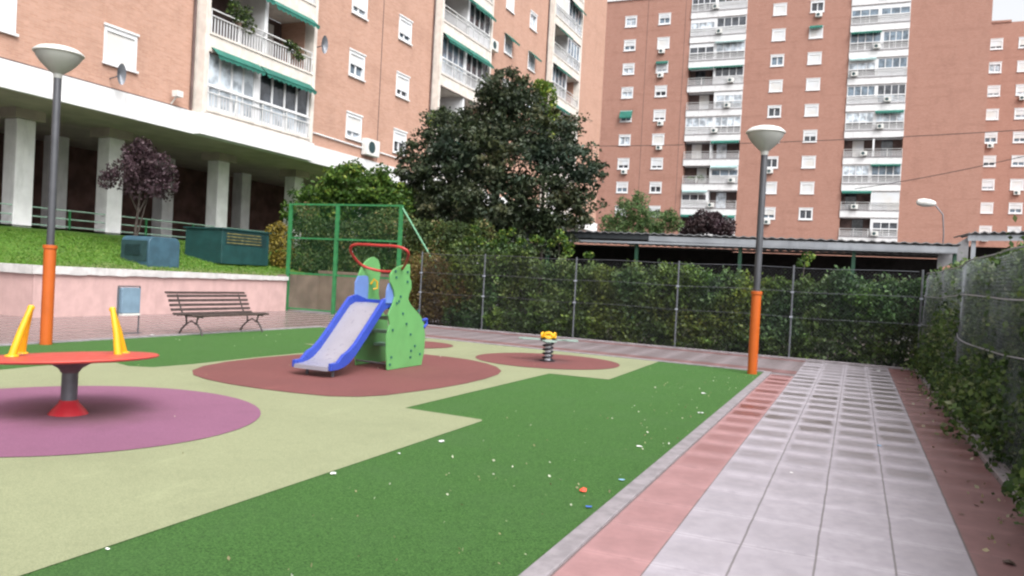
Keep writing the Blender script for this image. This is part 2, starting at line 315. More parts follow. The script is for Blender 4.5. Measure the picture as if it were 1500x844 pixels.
# ------------------------------------------------------------------ mesh helpers
class MB:
    def __init__(s, f=None): s.v = []; s.f = []; s.map = f
    def add(s, vs, fs):
        o = len(s.v)
        for v in vs: s.v.append(tuple(s.map(*v)) if s.map else tuple(v))
        for f in fs: s.f.append(tuple(i + o for i in f))
        return s
    def box(s, x0, x1, y0, y1, z0, z1):
        return s.add([(x0, y0, z0), (x1, y0, z0), (x1, y1, z0), (x0, y1, z0), (x0, y0, z1), (x1, y0, z1), (x1, y1, z1), (x0, y1, z1)],
              [(0, 3, 2, 1), (4, 5, 6, 7), (0, 1, 5, 4), (1, 2, 6, 5), (2, 3, 7, 6), (3, 0, 4, 7)])
    def quad(s, a, b, c, d): return s.add([a, b, c, d], [(0, 1, 2, 3)])
    def prism(s, poly, z0, z1, ax='z'):
        """poly in 2-D; ax names the extrusion axis"""
        P = {'z': lambda a, b, t: (a, b, t), 'x': lambda a, b, t: (t, a, b), 'y': lambda a, b, t: (a, t, b)}[ax]
        n = len(poly); vs = [P(a, b, z0) for a, b in poly] + [P(a, b, z1) for a, b in poly]
        fs = [tuple(range(n))[::-1], tuple(range(n, 2 * n))] + [(i, (i + 1) % n, n + (i + 1) % n, n + i) for i in range(n)]
        return s.add(vs, fs)
    def sheet(s, poly, z):
        return s.add([(a, b, z) for a, b in poly], [tuple(range(len(poly)))])
    def lathe(s, prof, c=(0, 0, 0), n=24, cap=True, rot=None):
        vs = []; fs = []
        for r, z in prof:
            for k in range(n):
                a = 2 * math.pi * k / n; v = Vector((r * math.cos(a), r * math.sin(a), z))
                if rot: v = rot @ v
                vs.append((v.x + c[0], v.y + c[1], v.z + c[2]))
        for i in range(len(prof) - 1):
            for k in range(n): fs.append((i * n + k, i * n + (k + 1) % n, (i + 1) * n + (k + 1) % n, (i + 1) * n + k))
        if cap: fs.append(tuple(range(n))[::-1]); fs.append(tuple(range((len(prof) - 1) * n, len(prof) * n)))
        return s.add(vs, fs)
    def tube(s, pts, r, n=8, closed=False):
        pts = [Vector(p) for p in pts]; rs = r if isinstance(r, (list, tuple)) else [r] * len(pts)
        vs = []; N = len(pts); prev = None
        for i, p in enumerate(pts):
            if closed: d = pts[(i + 1) % N] - pts[i - 1]
            else: d = pts[min(i + 1, N - 1)] - pts[max(i - 1, 0)]
            d.normalize()
            if prev is None:
                a = Vector((0, 0, 1)) if abs(d.z) < 0.9 else Vector((1, 0, 0)); u = d.cross(a).normalized()
            else: u = (prev - d * prev.dot(d)).normalized()
            prev = u; v = d.cross(u)
            for k in range(n):
                t = 2 * math.pi * k / n; q = p + (u * math.cos(t) + v * math.sin(t)) * rs[i]; vs.append(tuple(q))
        fs = []
        for i in range(N if closed else N - 1):
            j = (i + 1) % N
            for k in range(n): fs.append((i * n + k, i * n + (k + 1) % n, j * n + (k + 1) % n, j * n + k))
        if not closed: fs.append(tuple(range(n))[::-1]); fs.append(tuple(range((N - 1) * n, N * n)))
        return s.add(vs, fs)
    def build(s, name, mat, parent=None, smooth=False, bevel=0.0):
        me = bpy.data.meshes.new(name); me.from_pydata(s.v, [], s.f); me.update()
        me.materials.append(mat)
        if smooth:
            me.polygons.foreach_set('use_smooth', [True] * len(me.polygons))
            try: me.set_sharp_from_angle(angle=R_(40))
            except Exception: pass
        o = bpy.data.objects.new(name, me); COL.objects.link(o)
        if parent: o.parent = parent; o.location = -parent_off(parent)
        if bevel:
            b = o.modifiers.new('bevel', 'BEVEL'); b.width = bevel; b.segments = 2; b.limit_method = 'ANGLE'
        return o
OFF = {}
def parent_off(p):
    """world offset of the parent, so child meshes may be written in world coordinates"""
    v = Vector((0, 0, 0))
    while p is not None: v += p.location; p = p.parent
    return v
def thing(name, label, cat, loc=(0, 0, 0), group=None):
    o = bpy.data.objects.new(name, None); COL.objects.link(o); o.location = loc; o.empty_display_size = 0.2
    o['label'] = label; o['category'] = cat
    if group: o['group'] = group
    return o
def tag(o, label, cat, group=None):
    o['label'] = label; o['category'] = cat
    if group: o['group'] = group
    return o
def struct(o, kind='structure'): o['kind'] = kind; return o

def leaves(name, pts, size, mat, parent=None, varbias=None, aspect=0.6, droop=0.0):
    """many small pointed leaf faces; pts (n,3)"""
    pts = np.asarray(pts); n = len(pts)
    a = rng.normal(size=(n, 3)); a[:, 2] -= droop; a /= np.linalg.norm(a, axis=1)[:, None]
    b = rng.normal(size=(n, 3)); b -= a * (a * b).sum(1)[:, None]; b /= np.linalg.norm(b, axis=1)[:, None]
    L = size * rng.uniform(0.55, 1.35, n)[:, None]; W = L * aspect * 0.5
    v = np.empty((n, 4, 3)); v[:, 0] = pts - a * L * 0.5; v[:, 1] = pts + b * W; v[:, 2] = pts + a * L * 0.5; v[:, 3] = pts - b * W
    me = bpy.data.meshes.new(name); me.vertices.add(4 * n); me.vertices.foreach_set('co', v.reshape(-1).astype('f'))
    me.loops.add(4 * n); me.loops.foreach_set('vertex_index', np.arange(4 * n, dtype='i'))
    me.polygons.add(n); me.polygons.foreach_set('loop_start', np.arange(0, 4 * n, 4, dtype='i'))
    me.update(calc_edges=True); me.validate()
    at = me.attributes.new('var', 'FLOAT', 'FACE')
    va = rng.uniform(0, 1, n)
    if varbias is not None: va = np.clip(va * 0.65 + varbias * 0.5, 0, 1)
    at.data.foreach_set('value', va.astype('f')); me.materials.append(mat)
    o = bpy.data.objects.new(name, me); COL.objects.link(o)
    if parent: o.parent = parent; o.location = -parent_off(parent)
    return o
def fnoise(p, s):
    return np.array([mnoise.noise(Vector((float(q[0]) * s, float(q[1]) * s, float(q[2]) * s))) for q in p])
def blob_pts(blobs, n, gap=0.0, sc=1.3, rag=0.25):
    """points near the skins of ellipsoid clumps (x,y,z,rx,ry,rz), thinned by noise"""
    B = np.array(blobs); wgt = B[:, 3] * B[:, 5]; k = rng.choice(len(B), n, p=wgt / wgt.sum())
    d = rng.normal(size=(n, 3)); d /= np.linalg.norm(d, axis=1)[:, None]
    r = rng.uniform(0.25, 1.0, n) ** 0.45
    p = B[k, :3] + d * B[k, 3:6] * r[:, None]
    nz = fnoise(p, sc); p += d * (nz * rag)[:, None] * B[k, 3:6]
    keep = fnoise(p, sc * 1.7) > gap - 0.5 if gap else np.ones(n, bool)
    # small side twigs: cluster
    return p[keep], nz[keep]
def clump_pts(centres, rc, per, flatz=0.75, rnd=None):
    """leaf sprays: each centre carries its own cluster and its own tone"""
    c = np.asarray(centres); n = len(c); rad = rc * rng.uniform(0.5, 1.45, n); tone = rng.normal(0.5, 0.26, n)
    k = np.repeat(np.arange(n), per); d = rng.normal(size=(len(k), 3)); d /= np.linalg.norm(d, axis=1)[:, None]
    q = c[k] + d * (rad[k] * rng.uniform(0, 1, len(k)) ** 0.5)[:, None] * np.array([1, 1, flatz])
    return q, np.clip(tone[k] + 0.3 * d[:, 2], 0, 1)  # cluster tops lighter, undersides darker: light from above put into the tone
def trunk(name, segs, parent):
    m = MB()
    for pts, rs in segs: m.tube(pts, rs, 7)
    return m.build(name, M['bark'], parent, True)

# ------------------------------------------------------------------ ground & paving
kerbY = lambda X: 15.2 - 0.1 * (X + 1.5)
fenY = lambda X: 18.5 - 0.09 * (X - 0.7)
struct(MB().sheet([(-400, -60), (400, -60), (400, 600), (-400, 600)], -0.02).build('ground', M['asphalt']))
struct(MB().sheet([(1.15, -6), (8, -6), (8, 30), (1.15, 30)], 0.0).build('planting_soil', M['soil']))
struct(MB().sheet([(-22, 19.0), (8, 17.7), (8, 30), (-22, 30)], -0.006).build('hedge_soil', M['soil']))
struct(MB().sheet([(-12.25, -6), (-1.46, -6), (-1.46, kerbY(-1.46)), (-12.25, kerbY(-12.25))], 0.004).build('synthetic_turf', M['turf']))
cream = [(-3.46, -6), (-3.46, 7.38), (-3.5, 7.45), (-4.47, 7.53), (-4.40, 11.8), (-3.42, 11.8), (-3.46, kerbY(-3.46) - 0.02), (-8.9, kerbY(-8.9) - 0.02), (-8.95, 12.9),
         (-9.76, 12.5), (-9.0, 12.2), (-8.7, 11.2), (-8.75, 10.0), (-8.72, 8.7), (-8.8, 8.05), (-9.1, 7.9), (-9.5, 8.03), (-9.75, 7.6), (-9.8, 7.1), (-9.77, 6.56), (-10.2, 5.9), (-10.9, 4.5), (-11.0, -6)]
struct(MB().sheet(cream, 0.009).build('cream_safety_surface', M['cream']))
circ = lambda x, y, r, n=64: [(x + r * math.cos(2 * math.pi * k / n), y + r * math.sin(2 * math.pi * k / n)) for k in range(n)]
struct(MB().sheet(circ(-6.72, 5.13, 1.76), 0.014).build('purple_safety_surface', M['purple']))
pk = [(-7.85, 7.83), (-8.2, 8.15), (-8.45, 8.6), (-8.6, 9.2), (-8.64, 9.9), (-8.6, 10.6), (-8.52, 11.3), (-8.38, 11.85), (-8.1, 12.4), (-7.7, 12.62), (-7.2, 12.68), (-6.7, 12.66), (-6.2, 12.55), (-5.75, 12.28), (-5.38, 11.93),
      (-5.08, 11.46), (-4.93, 11.0), (-4.86, 10.4), (-4.85, 9.7), (-4.9, 9.1), (-4.99, 8.6), (-5.1, 8.1), (-5.27, 7.8), (-5.55, 7.6), (-6.0, 7.53), (-6.5, 7.51), (-7.0, 7.55), (-7.45, 7.66)]
struct(MB().sheet(pk, 0.0145).build('red_safety_surface', M['red_rub']))
struct(MB().sheet(circ(-5.12, 13.6, 1.32), 0.015).build('round_red_safety_surface', M['red_rub2']))
struct(MB().sheet(circ(-8.4, 14.25, 0.88), 0.0155).build('small_red_safety_surface', M['red_rub']))
# kerbs
k = MB(); k.box(-1.46, -1.335, -6, kerbY(-1.4), -0.05, 0.03)
k.prism([(-12.25, kerbY(-12.25)), (-1.46, kerbY(-1.46)), (-1.46, kerbY(-1.46) + 0.12), (-12.25, kerbY(-12.25) + 0.12)], -0.05, 0.026)
k.box(-12.36, -12.25, -6, kerbY(-12.25) + 0.12, -0.05, 0.028)
struct(k.build('kerb', M['kerb'], bevel=0.008))
# right path
yE = kerbY(-1.335) + 0.0
struct(MB().sheet([(-1.34, 10), (-0.9, 10), (-0.9, 18.4), (-1.34, 18.4)], 0.007).build('corner_footpath', M['tile_back']))
struct(MB().sheet([(-1.335, -6), (-0.93, -6), (-0.93, yE - 0.3), (-1.335, yE - 0.3)], 0.012).build('red_path_border', M['tile_red']))
struct(MB().sheet([(-0.93, -6), (0.69, -6), (0.69, fenY(0.69) - 0.1), (-0.93, fenY(-0.93) - 0.1)], 0.010).build('footpath', M['tile_grey']))
struct(MB().sheet([(0.69, -6), (1.17, -6), (1.17, fenY(1.17) - 0.1), (0.69, fenY(0.69) - 0.1)], 0.012).build('red_path_edge', M['tile_red_r']))
# back path
b0 = lambda d: [(-12.3, kerbY(-12.3) + 0.12 + d), (-1.335, kerbY(-1.335) + 0.12 + d)]
def strip(d0, d1, z, x0=-17.2, x1=-0.93, f0=kerbY, f1=kerbY):
    return [(x0, f0(x0) + d0), (x1, f0(x1) + d0), (x1, f1(x1) + d1), (x0, f1(x0) + d1)]
struct(MB().sheet(strip(0.12, 0.75, 0, -12.3), 0.012).build('red_back_path_border', M['tile_backred']))
struct(MB().sheet([(-12.3, kerbY(-12.3) + 0.75), (-0.93, kerbY(-0.93) + 0.75), (-0.93, fenY(-0.93) - 0.5), (-12.3, fenY(-12.3) - 0.5)], 0.011).build('back_footpath', M['tile_back']))
struct(MB().sheet([(-12.3, fenY(-12.3) - 0.5), (-0.93, fenY(-0.93) - 0.5), (-0.93, fenY(-0.93) - 0.1), (-12.3, fenY(-12.3) - 0.1)], 0.012).build('red_back_path_edge', M['tile_backred']))
struct(MB().sheet([(-19, -6), (-12.36, -6), (-12.36, 22.4), (-19, 22.4)], 0.008).build('side_footpath', M['tile_left']))
kk = MB().prism([(-11.4, fenY(-11.4) - 0.1), (1.17, fenY(1.17) - 0.1), (1.17, fenY(1.17) + 0.02), (-11.4, fenY(-11.4) + 0.02)], -0.05, 0.05)
kk.box(1.17, 1.31, -6, fenY(1.2), -0.05, 0.06)
struct(kk.build('planting_kerb', M['kerb'], bevel=0.01))

# ------------------------------------------------------------------ bank, pink wall
def bankz(X): return 1.12 + (-17.5 - X) * 0.175 if X < -17.5 else 1.12
g = MB(); nx, ny = 24, 60
for i in range(nx + 1):
    for j in range(ny + 1):
        X = -17.35 - i * (27 - 17.35) / nx; Y = 12.38 + j * (62 - 12.38) / ny
        X0 = max(X, -26.5)
        z = 1.12 + (min(bankz(X0), 2.3) - 1.12) * min(1, max(0, (Y - 12.35) / 2.2)) + 0.03 * mnoise.noise(Vector((X * 0.8, Y * 0.8, 0)))
        g.v.append((X, Y, z if X < -17.36 else 1.1))
g.f = [(i * (ny + 1) + j, (i + 1) * (ny + 1) + j, (i + 1) * (ny + 1) + j + 1, i * (ny + 1) + j + 1) for i in range(nx) for j in range(ny)]
struct(g.build('lawn_bank', M['lawn'], smooth=True))
# blades along the bank so that its surface and edge read as grass
n = 26000; bx = -17.45 - rng.uniform(0, 1, n) ** 0.8 * 6.0; by = rng.uniform(12.5, 24, n)
bz = np.array([1.12 + (min(bankz(x), 2.3) - 1.12) * min(1, max(0, (y - 12.35) / 2.2)) for x, y in zip(bx, by)]) + 0.03
go = leaves('bank_grass', np.stack([bx, by, bz], 1), 0.09, M['leaf_grass'], None, None, 0.22)
go['kind'] = 'stuff'; go['label'] = 'short green grass on the raised bank'; go['category'] = 'grass'
w_ = thing('retaining_wall', 'low pink rendered wall with cracked white coping below the grass bank', 'wall', (-17.2, 16.6, 0))
MB().box(-17.6, -17.2, 12.24, 21.0, -0.05, 1.02).box(-24, -17.6, 12.24, 12.6, -0.05, 1.02).build('wall_face', M['pink'], w_)
m = MB()
def ragged(x0, x1, y0, y1):
    n = max(2, int(abs((y1 - y0) if abs(y1 - y0) > abs(x1 - x0) else (x1 - x0)) / 0.12))
    return n
# coping with an uneven lower edge
N = 74; vs = []
for i in range(N + 1):
    y = 12.16 + (21.0 - 12.16) * i / N; dz = 0.022 * mnoise.noise(Vector((y * 2.3, 0, 0))) + 0.02 * mnoise.noise(Vector((y * 7, 3, 0)))
    top = 1.21 - 0.008 * (y - 12.2) + 0.004 * mnoise.noise(Vector((y * 5, 9, 0)))
    vs += [(-17.13, y, 1.015 + dz), (-17.13, y, top), (-17.6, y, top), (-17.6, y, 1.01)]
fs = []
for i in range(N):
    for q in range(4): fs.append((4 * i + q, 4 * i + (q + 1) % 4, 4 * i + 4 + (q + 1) % 4, 4 * i + 4 + q))
fs += [(0, 1, 2, 3), (4 * N, 4 * N + 1, 4 * N + 2, 4 * N + 3)]
m.add(vs, fs); m.box(-24, -17.6, 12.16, 12.7, 1.015, 1.205)
m.build('coping', M['coping'], w_)

# ------------------------------------------------------------------ facade helpers
def MX(c): return lambda a, d, z: (c - d, a, z)      # facade facing +X ; d inward
def MY(c): return lambda a, d, z: (a, c + d, z)      # facade facing -Y
def facade(name, mp, a0, a1, z0, z1, holes, depth, mat, parent):
    A = sorted({a0, a1, *[h[0] for h in holes], *[h[1] for h in holes]}); Z = sorted({z0, z1, *[h[2] for h in holes], *[h[3] for h in holes]})
    A = [a for a in A if a0 <= a <= a1]; Z = [z for z in Z if z0 <= z <= z1]
    m = MB(mp)
    for i in range(len(A) - 1):
        run = None
        for j in range(len(Z) - 1):
            ca, cz = (A[i] + A[i + 1]) / 2, (Z[j] + Z[j + 1]) / 2
            if any(h[0] < ca < h[1] and h[2] < cz < h[3] for h in holes): continue
            m.quad((A[i], 0, Z[j]), (A[i + 1], 0, Z[j]), (A[i + 1], 0, Z[j + 1]), (A[i], 0, Z[j + 1]))
    for h in holes:
        b0, b1, c0, c1 = h[:4]; d = h[4] if len(h) > 4 else depth
        m.quad((b0, 0, c0), (b0, d, c0), (b0, d, c1), (b0, 0, c1)); m.quad((b1, 0, c0), (b1, d, c0), (b1, d, c1), (b1, 0, c1))
        m.quad((b0, 0, c0), (b1, 0, c0), (b1, d, c0), (b0, d, c0)); m.quad((b0, 0, c1), (b1, 0, c1), (b1, d, c1), (b0, d, c1))
    return m.build(name, mat, parent)
rw = random.Random(5)
def ac_unit(mp, a, z, parent, s=1.0):
    m = MB(mp).box(a - 0.42 * s, a + 0.42 * s, -0.36, -0.05, z - 0.3 * s, z + 0.3 * s)
    o = m.build('air_conditioner', M['acw'], parent, bevel=0.02)
    f = MB(mp); n = 16
    f.add([(a - 0.1 * s + 0.22 * s * math.cos(2 * math.pi * k / n), -0.365, z + 0.22 * s * math.sin(2 * math.pi * k / n)) for k in range(n)], [tuple(range(n))])
    f.build('fan_grille', M['ventdark'], o)
    return o
def window(mp, a, z, w, h, parent, style=None, fr=0.1):
    """white framed window centred at a, z with a roller shutter partly down"""
    style = style or rw.choice(['half', 'half', 'open', 'shut', 'shut', 'third', 'two'])
    x0, x1, z0, z1 = a - w / 2, a + w / 2, z - h / 2, z + h / 2
    m = MB(mp); e = 0.006
    m.box(x0 + e, x0 + fr, -0.03, 0.14, z0 + e, z1 - e); m.box(x1 - fr, x1 - e, -0.03, 0.14, z0 + e, z1 - e)
    m.box(x0 + fr, x1 - fr, -0.028, 0.14, z0 + e, z0 + fr); m.box(x0 + fr, x1 - fr, -0.028, 0.14, z1 - fr * 1.7, z1 - e)
    m.box(a - 0.045, a + 0.045, 0.05, 0.1, z0 + fr, z1 - fr * 1.7)
    o = m.build('window', M['white_clean'], parent)
    g = rw.choice(['glass', 'curtain', 'curtain', 'glassdark'])
    MB(mp).quad((x0 + fr, 0.12, z0 + fr), (x1 - fr, 0.12, z0 + fr), (x1 - fr, 0.12, z1 - fr), (x0 + fr, 0.12, z1 - fr)).build('pane', M[g], o)
    fz = {'half': rw.uniform(0.4, 0.6), 'open': 0.0, 'shut': 1.0, 'third': 0.3, 'two': 0.7}[style]
    if fz > 0:
        hh = (z1 - z0 - 2.2 * fr) * fz
        MB(mp).box(x0 + fr + 0.002, x1 - fr - 0.002, 0.01, 0.04, z1 - 1.7 * fr - hh, z1 - 1.7 * fr - 0.002).build('shutter', M['shutter'], o)
    MB(mp).box(x0 - 0.05, x1 + 0.05, -0.09, -0.031, z0 - 0.07, z0).build('sill', M['white'], o)
    MB(mp).box(x0 - 0.04, x1 + 0.04, -0.07, -0.031, z1 - 0.02, z1 + 0.05).build('lintel', M['white'], o)
    return o
def awning(mp, a0, a1, z, parent, out=0.5, drop=0.35, mat='awning', base=-0.02):
    m = MB(mp); n = max(4, int((a1 - a0) / 0.25))
    m.quad((a0, base, z), (a1, base, z), (a1, base - out, z - drop), (a0, base - out, z - drop))
    for i in range(n):
        b0 = a0 + (a1 - a0) * i / n; b1 = a0 + (a1 - a0) * (i + 1) / n; bm = (b0 + b1) / 2
        m.add([(b0, base - out, z - drop), (b1, base - out, z - drop), (b1, base - out, z - drop - 0.09), (bm, base - out, z - drop - 0.16), (b0, base - out, z - drop - 0.09)], [(0, 1, 2, 3, 4)])
    m.tube([(a0, base - out, z - drop), (a1, base - out, z - drop)], 0.02, 5)
    return m.build('awning', M[mat], parent)
def balcony(mp, a0, a1, zf, parent, p, band, kinds, rec=1.2, H=2.8, bandmat='white', lower='infill', aw=(None, None), ac=None, first=False):
    """one balcony level: band (slab edge), parapet or railing, two halves of glazing or open"""
    m = MB(mp)
    if not first: m.box(a0, a1, -p, rec, zf - band, zf)
    else: m.box(a0, a1, -p, rec, zf - 0.12, zf + 0.05)
    o = m.build('balcony', M[bandmat], parent)
    MB(mp).box(a0 - 0.03, a1 + 0.03, -p - 0.04, -p - 0.003, zf - 0.02, zf + 0.06).build('slab_edge', M['kerb'] if bandmat == 'white' else M['cream_band'], o)
    MB(mp).box(a0 + 0.05, a1 - 0.05, -p - 0.002, -p + 0.05, zf - band - 0.05, zf - band - 0.001).build('shadow_strip', M['recess'], o)  # dark strip stands in for the shade under the slab band
    top = zf + H - band - 0.01; pz = zf + 0.88
    mid = (a0 + a1) / 2 + rw.uniform(-0.3, 0.3)
    # railing
    r = MB(mp)
    for zz in (pz, pz - 0.22): r.box(a0 + 0.02, a1 - 0.02, -p - 0.02, -p + 0.03, zz - 0.035, zz)
    nb = 4
    for i in range(nb + 1):
        x = a0 + 0.03 + (a1 - a0 - 0.1) * i / nb; r.box(x, x + 0.05, -p - 0.005, -p + 0.02, zf + 0.061, pz - 0.04)
    r.build('railing', M['rail_w'], o)
    if lower: MB(mp).quad((a0 + 0.1, -p + 0.025, zf + 0.08), (a1 - 0.1, -p + 0.025, zf + 0.08), (a1 - 0.1, -p + 0.025, pz - 0.24), (a0 + 0.1, -p + 0.025, pz - 0.24)).build('railing_panel', M[lower], o)
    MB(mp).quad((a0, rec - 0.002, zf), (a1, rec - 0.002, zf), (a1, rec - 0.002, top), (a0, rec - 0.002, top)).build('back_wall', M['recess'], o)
    MB(mp).box(mid - 0.09, mid + 0.09, -p + 0.06, rec - 0.01, zf + 0.001, top).build('divider', M['white_clean'], o)
    for (h0, h1, kd) in ((a0 + 0.03, mid - 0.1, kinds[0]), (mid + 0.1, a1 - 0.03, kinds[1])):
        d0, d1 = -p + 0.07, -p + 0.13
        if kd == 'glaz' or kd == 'blinds' or kd == 'part':
            g = MB(mp); n = 4 if kd != 'part' else 3
            zt = top; zb = pz + 0.02
            g.box(h0, h1, d0, d1, zf + 0.07, zf + 0.2) ; g.box(h0, h1, d0, d1, zb - 0.05, zb + 0.06); g.box(h0, h1, d0, d1, zt - (0.16 if kd != 'part' else 0.5), zt)
            for i in range(n + 1):
                x = h0 + (h1 - h0 - 0.07) * i / n; g.box(x, x + 0.075, d0 - 0.004, d1 + 0.004, zf + 0.201, zt - 0.1)
            g.build('glazing_frame', M['white_clean'], o)
            MB(mp).quad((h0, d1 - 0.02, zb + 0.06), (h1, d1 - 0.02, zb + 0.06), (h1, d1 - 0.02, zt - 0.1), (h0, d1 - 0.02, zt - 0.1)).build('pane', M['curtain' if kd == 'blinds' else rw.choice(['glass', 'glassdark', 'curtain'])], o)
            MB(mp).quad((h0, d1 - 0.025, zf + 0.2), (h1, d1 - 0.025, zf + 0.2), (h1, d1 - 0.025, zb - 0.05), (h0, d1 - 0.025, zb - 0.05)).build('lower_panel', M[rw.choice(['white_clean', 'curtain', 'panelgrey'])], o)
        elif kd == 'wall':
            MB(mp).box(h0, h1, d0, d1, zf + 0.07, top).build('shutter', M['shutter'], o)
        else:   # open, with a door and window in the back wall
            dm = MB(mp); c = h0 + (h1 - h0) * rw.uniform(0.3, 0.7)
            dm.box(c - 0.55, c + 0.55, rec - 0.06, rec - 0.01, zf + 0.02, zf + 1.95); dm.build('balcony_door', M[rw.choice(['glassdark', 'curtain', 'shutter'])], o)
            if kd == 'dark': pass
    for i, a in enumerate(aw):
        if a:
            h0, h1 = (a0 + 0.1, mid - 0.05) if i == 0 else (mid + 0.05, a1 - 0.1)
            awning(mp, h0, h1, top + 0.02, o, 0.35, a, 'awning' if (bandmat != 'white' or rw.random() < 0.75) else 'awning2', -p - 0.01)
    if ac: 
        for q in ac: ac_unit(lambda a_, d_, z_: mp(a_, d_ - p, z_), a0 + (a1 - a0) * q, zf + 0.38, o, 0.8)
    return o

# ------------------------------------------------------------------ left building
XL = -21.35
LB = thing('apartment_building', 'salmon brick apartment block raised on white columns, left of the playground', 'building', (-26, 40, 0))
mp = MX(XL)
ZT = 31.0; stacks = [(20.85, 26.45), (37.15, 43.0), (53.45, 59.3)]
wins = []
for a, ks in ((13.75, [0]), (17.68, [0]), (30.15, [0, 1, 2, 3]), (34.1, [0, 1, 2, 3, 4]), (46.5, [0, 1, 2, 3, 4, 5]), (50.45, [0, 1, 2, 3, 4, 5, 6])):
    for k_ in ks: wins.append((a, 6.55 + 2.8 * k_ + 1.42))
holes = [(a - 0.6, a + 0.6, z - 0.56, z + 0.56) for a, z in wins] + [(s0 + 0.02, s1 - 0.02, 6.62, ZT - 1.0, 1.25) for s0, s1 in stacks]
facade('brick_wall', mp, -4, 66.85, 6.62, ZT, holes, 0.16, M['brickL'], LB)
MB().quad((XL, 66.85, 6.62), (XL - 12, 66.85, 6.62), (XL - 12, 66.85, ZT), (XL, 66.85, ZT)).quad((XL, -4, 6.62), (XL - 12, -4, 6.62), (XL - 12, -4, ZT), (XL, -4, ZT)).build('end_wall', M['brickL'], LB)
MB().box(XL - 12, XL + 0.2, -4.2, 67.0, ZT, ZT + 0.3).build('roof', M['white'], LB)
m = MB(); m.box(XL, XL + 0.16, -4, 66.9, 5.87, 6.62); m.build('white_fascia', M['white'], LB)
for q0, q1 in ((20.6, 26.75), (37, 43.2), (53.3, 59.5)): MB().box(XL + 0.161, XL + 0.5, q0, q1, 5.87, 6.6).build('balcony_fascia', M['white'], LB)
MB().box(XL - 12, XL - 0.001, -4, 66.85, 5.95, 6.3).build('soffit', M['soffit'], LB)
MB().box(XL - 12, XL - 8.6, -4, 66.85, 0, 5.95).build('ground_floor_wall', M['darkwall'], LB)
for Y in (11.6, 16.72, 20.05, 25.2, 30.0, 34.8, 39.6, 44.4, 50, 56, 62):
    MB().box(-24.72, -24.12, Y - 0.32, Y + 0.3, 2.0, 5.65).build('column', M['colm'], LB, bevel=0.03)
    MB().box(-24.9, -23.94, Y - 0.5, Y + 0.48, 5.65, 5.95).build('column_head', M['soffit'], LB)
    MB().box(-28.5, -27.9, Y - 0.32 + 0.7, Y + 0.3 + 0.7, 2.0, 5.95).build('column', M['colm'], LB, bevel=0.03)
struct(MB().sheet([(-34, -4), (-24.0, -4), (-24.0, 66), (-34, 66)], 2.335).build('arcade_floor', M['kerb']))
for i, (a, z) in enumerate(wins):
    st = None
    if i < 2: st = 'shut'
    o = window(mp, a, z, 1.2, 1.12, LB, st, 0.09)
awning(mp, 45.8, 47.2, 6.55 + 2.8 * 3 + 2.1, LB, 0.5, 0.45)
awning(mp, 49.8, 51.1, 6.55 + 2.8 * 3 + 2.1, LB, 0.5, 0.45)
KL = {0: [(0, ('blinds', 'glaz'), (0.3, 0.3)), (1, ('open', 'open'), (0.22, 0.3)), (2, ('glaz', 'glaz'), (None, 0.3)), (3, ('open', 'glaz'), (None, None))],
      1: [(0, ('open', 'open'), (0.3, None)), (1, ('dark', 'open'), (None, None)), (2, ('glaz', 'glaz'), (0.4, 0.4)), (3, ('dark', 'glaz'), (0.3, 0.4)), (4, ('glaz', 'open'), (None, 0.3)), (5, ('open', 'glaz'), (None, None))],
      2: [(0, ('glaz', 'open'), (None, None)), (1, ('open', 'open'), (None, None)), (2, ('glaz', 'dark'), (0.3, None)), (3, ('glaz', 'open'), (0.3, None)), (4, ('open', 'glaz'), (0.3, None)), (5, ('wall', 'glaz'), (None, 0.4)), (6, ('glaz', 'open'), (None, None)), (7, ('glaz', 'glaz'), (None, None))]}
for si, (s0, s1) in enumerate(stacks):
    for k_, kd, aw in KL[si]:
        balcony(mp, s0, s1, 6.62 + 2.8 * k_ + (0.1 if k_ == 0 else -0.05), LB, 0.45, 0.6, kd, 1.2, 2.8, 'cream_band', 'infill', aw, [0.75] if (si, k_) == (0, 5) else None, k_ == 0)
    t_ = MB(mp); zt = 6.62 + 2.8 * len(KL[si])
    t_.box(s0 - 0.2, s0 - 0.005, -0.47, 0.1, 6.62, zt).build('side_pier', M['cream_band'], LB)
    MB(mp).box(s1 + 0.005, s1 + 0.2, -0.47, 0.1, 6.62, zt).build('side_pier', M['cream_band'], LB)
    MB(mp).tube([(s0 - 0.32, -0.07, 6.7), (s0 - 0.32, -0.07, zt)], 0.05, 6).build('drain_pipe', M['recess'], LB)
ac_unit(mp, 31.3, 7.2, LB, 1.25); ac_unit(mp, 43.9, 15.6, LB, 1.1)
def dish(mp, a, z, parent, s=0.4, d=-0.45):
    m = MB(mp); m.tube([(a, 0, z - 0.1), (a, d * 0.7, z - 0.05), (a, d, z)], 0.02, 5)
    n = 16; vs = [(a - 0.02, d, z)]
    for k in range(n): t = 2 * math.pi * k / n; vs.append((a + 0.35 * s * math.cos(t) - 0.1 * s, d - 0.3 * s * math.cos(t) * 0.6 - 0.1, z + s * math.sin(t)))
    m.add(vs, [(0, 1 + k, 1 + (k + 1) % n) for k in range(n)])
    return m.build('satellite_dish', M['galv'], parent)
dish(mp, 17.35, 7.05, LB, 0.33); dish(mp, 26.9, 10.7, LB, 0.38, -0.6)
MB(mp).tube([(19.7, -0.05, 6.7), (19.7, -0.25, 6.9)], 0.025, 5).box(19.6, 19.85, -0.42, -0.18, 6.92, 7.12).build('security_light', M['acw'], LB)
MB(mp).tube([(27, -0.06, 7.15), (30.3, -0.06, 7.12), (32.5, -0.06, 7.15), (36.7, -0.06, 7.1)], 0.035, 5).build('white_pipe', M['white_clean'], LB)
MB(mp).tube([(-3, -0.02, 6.66), (20.4, -0.02, 6.66)], 0.03, 5).build('dark_flashing', M['recess'], LB)
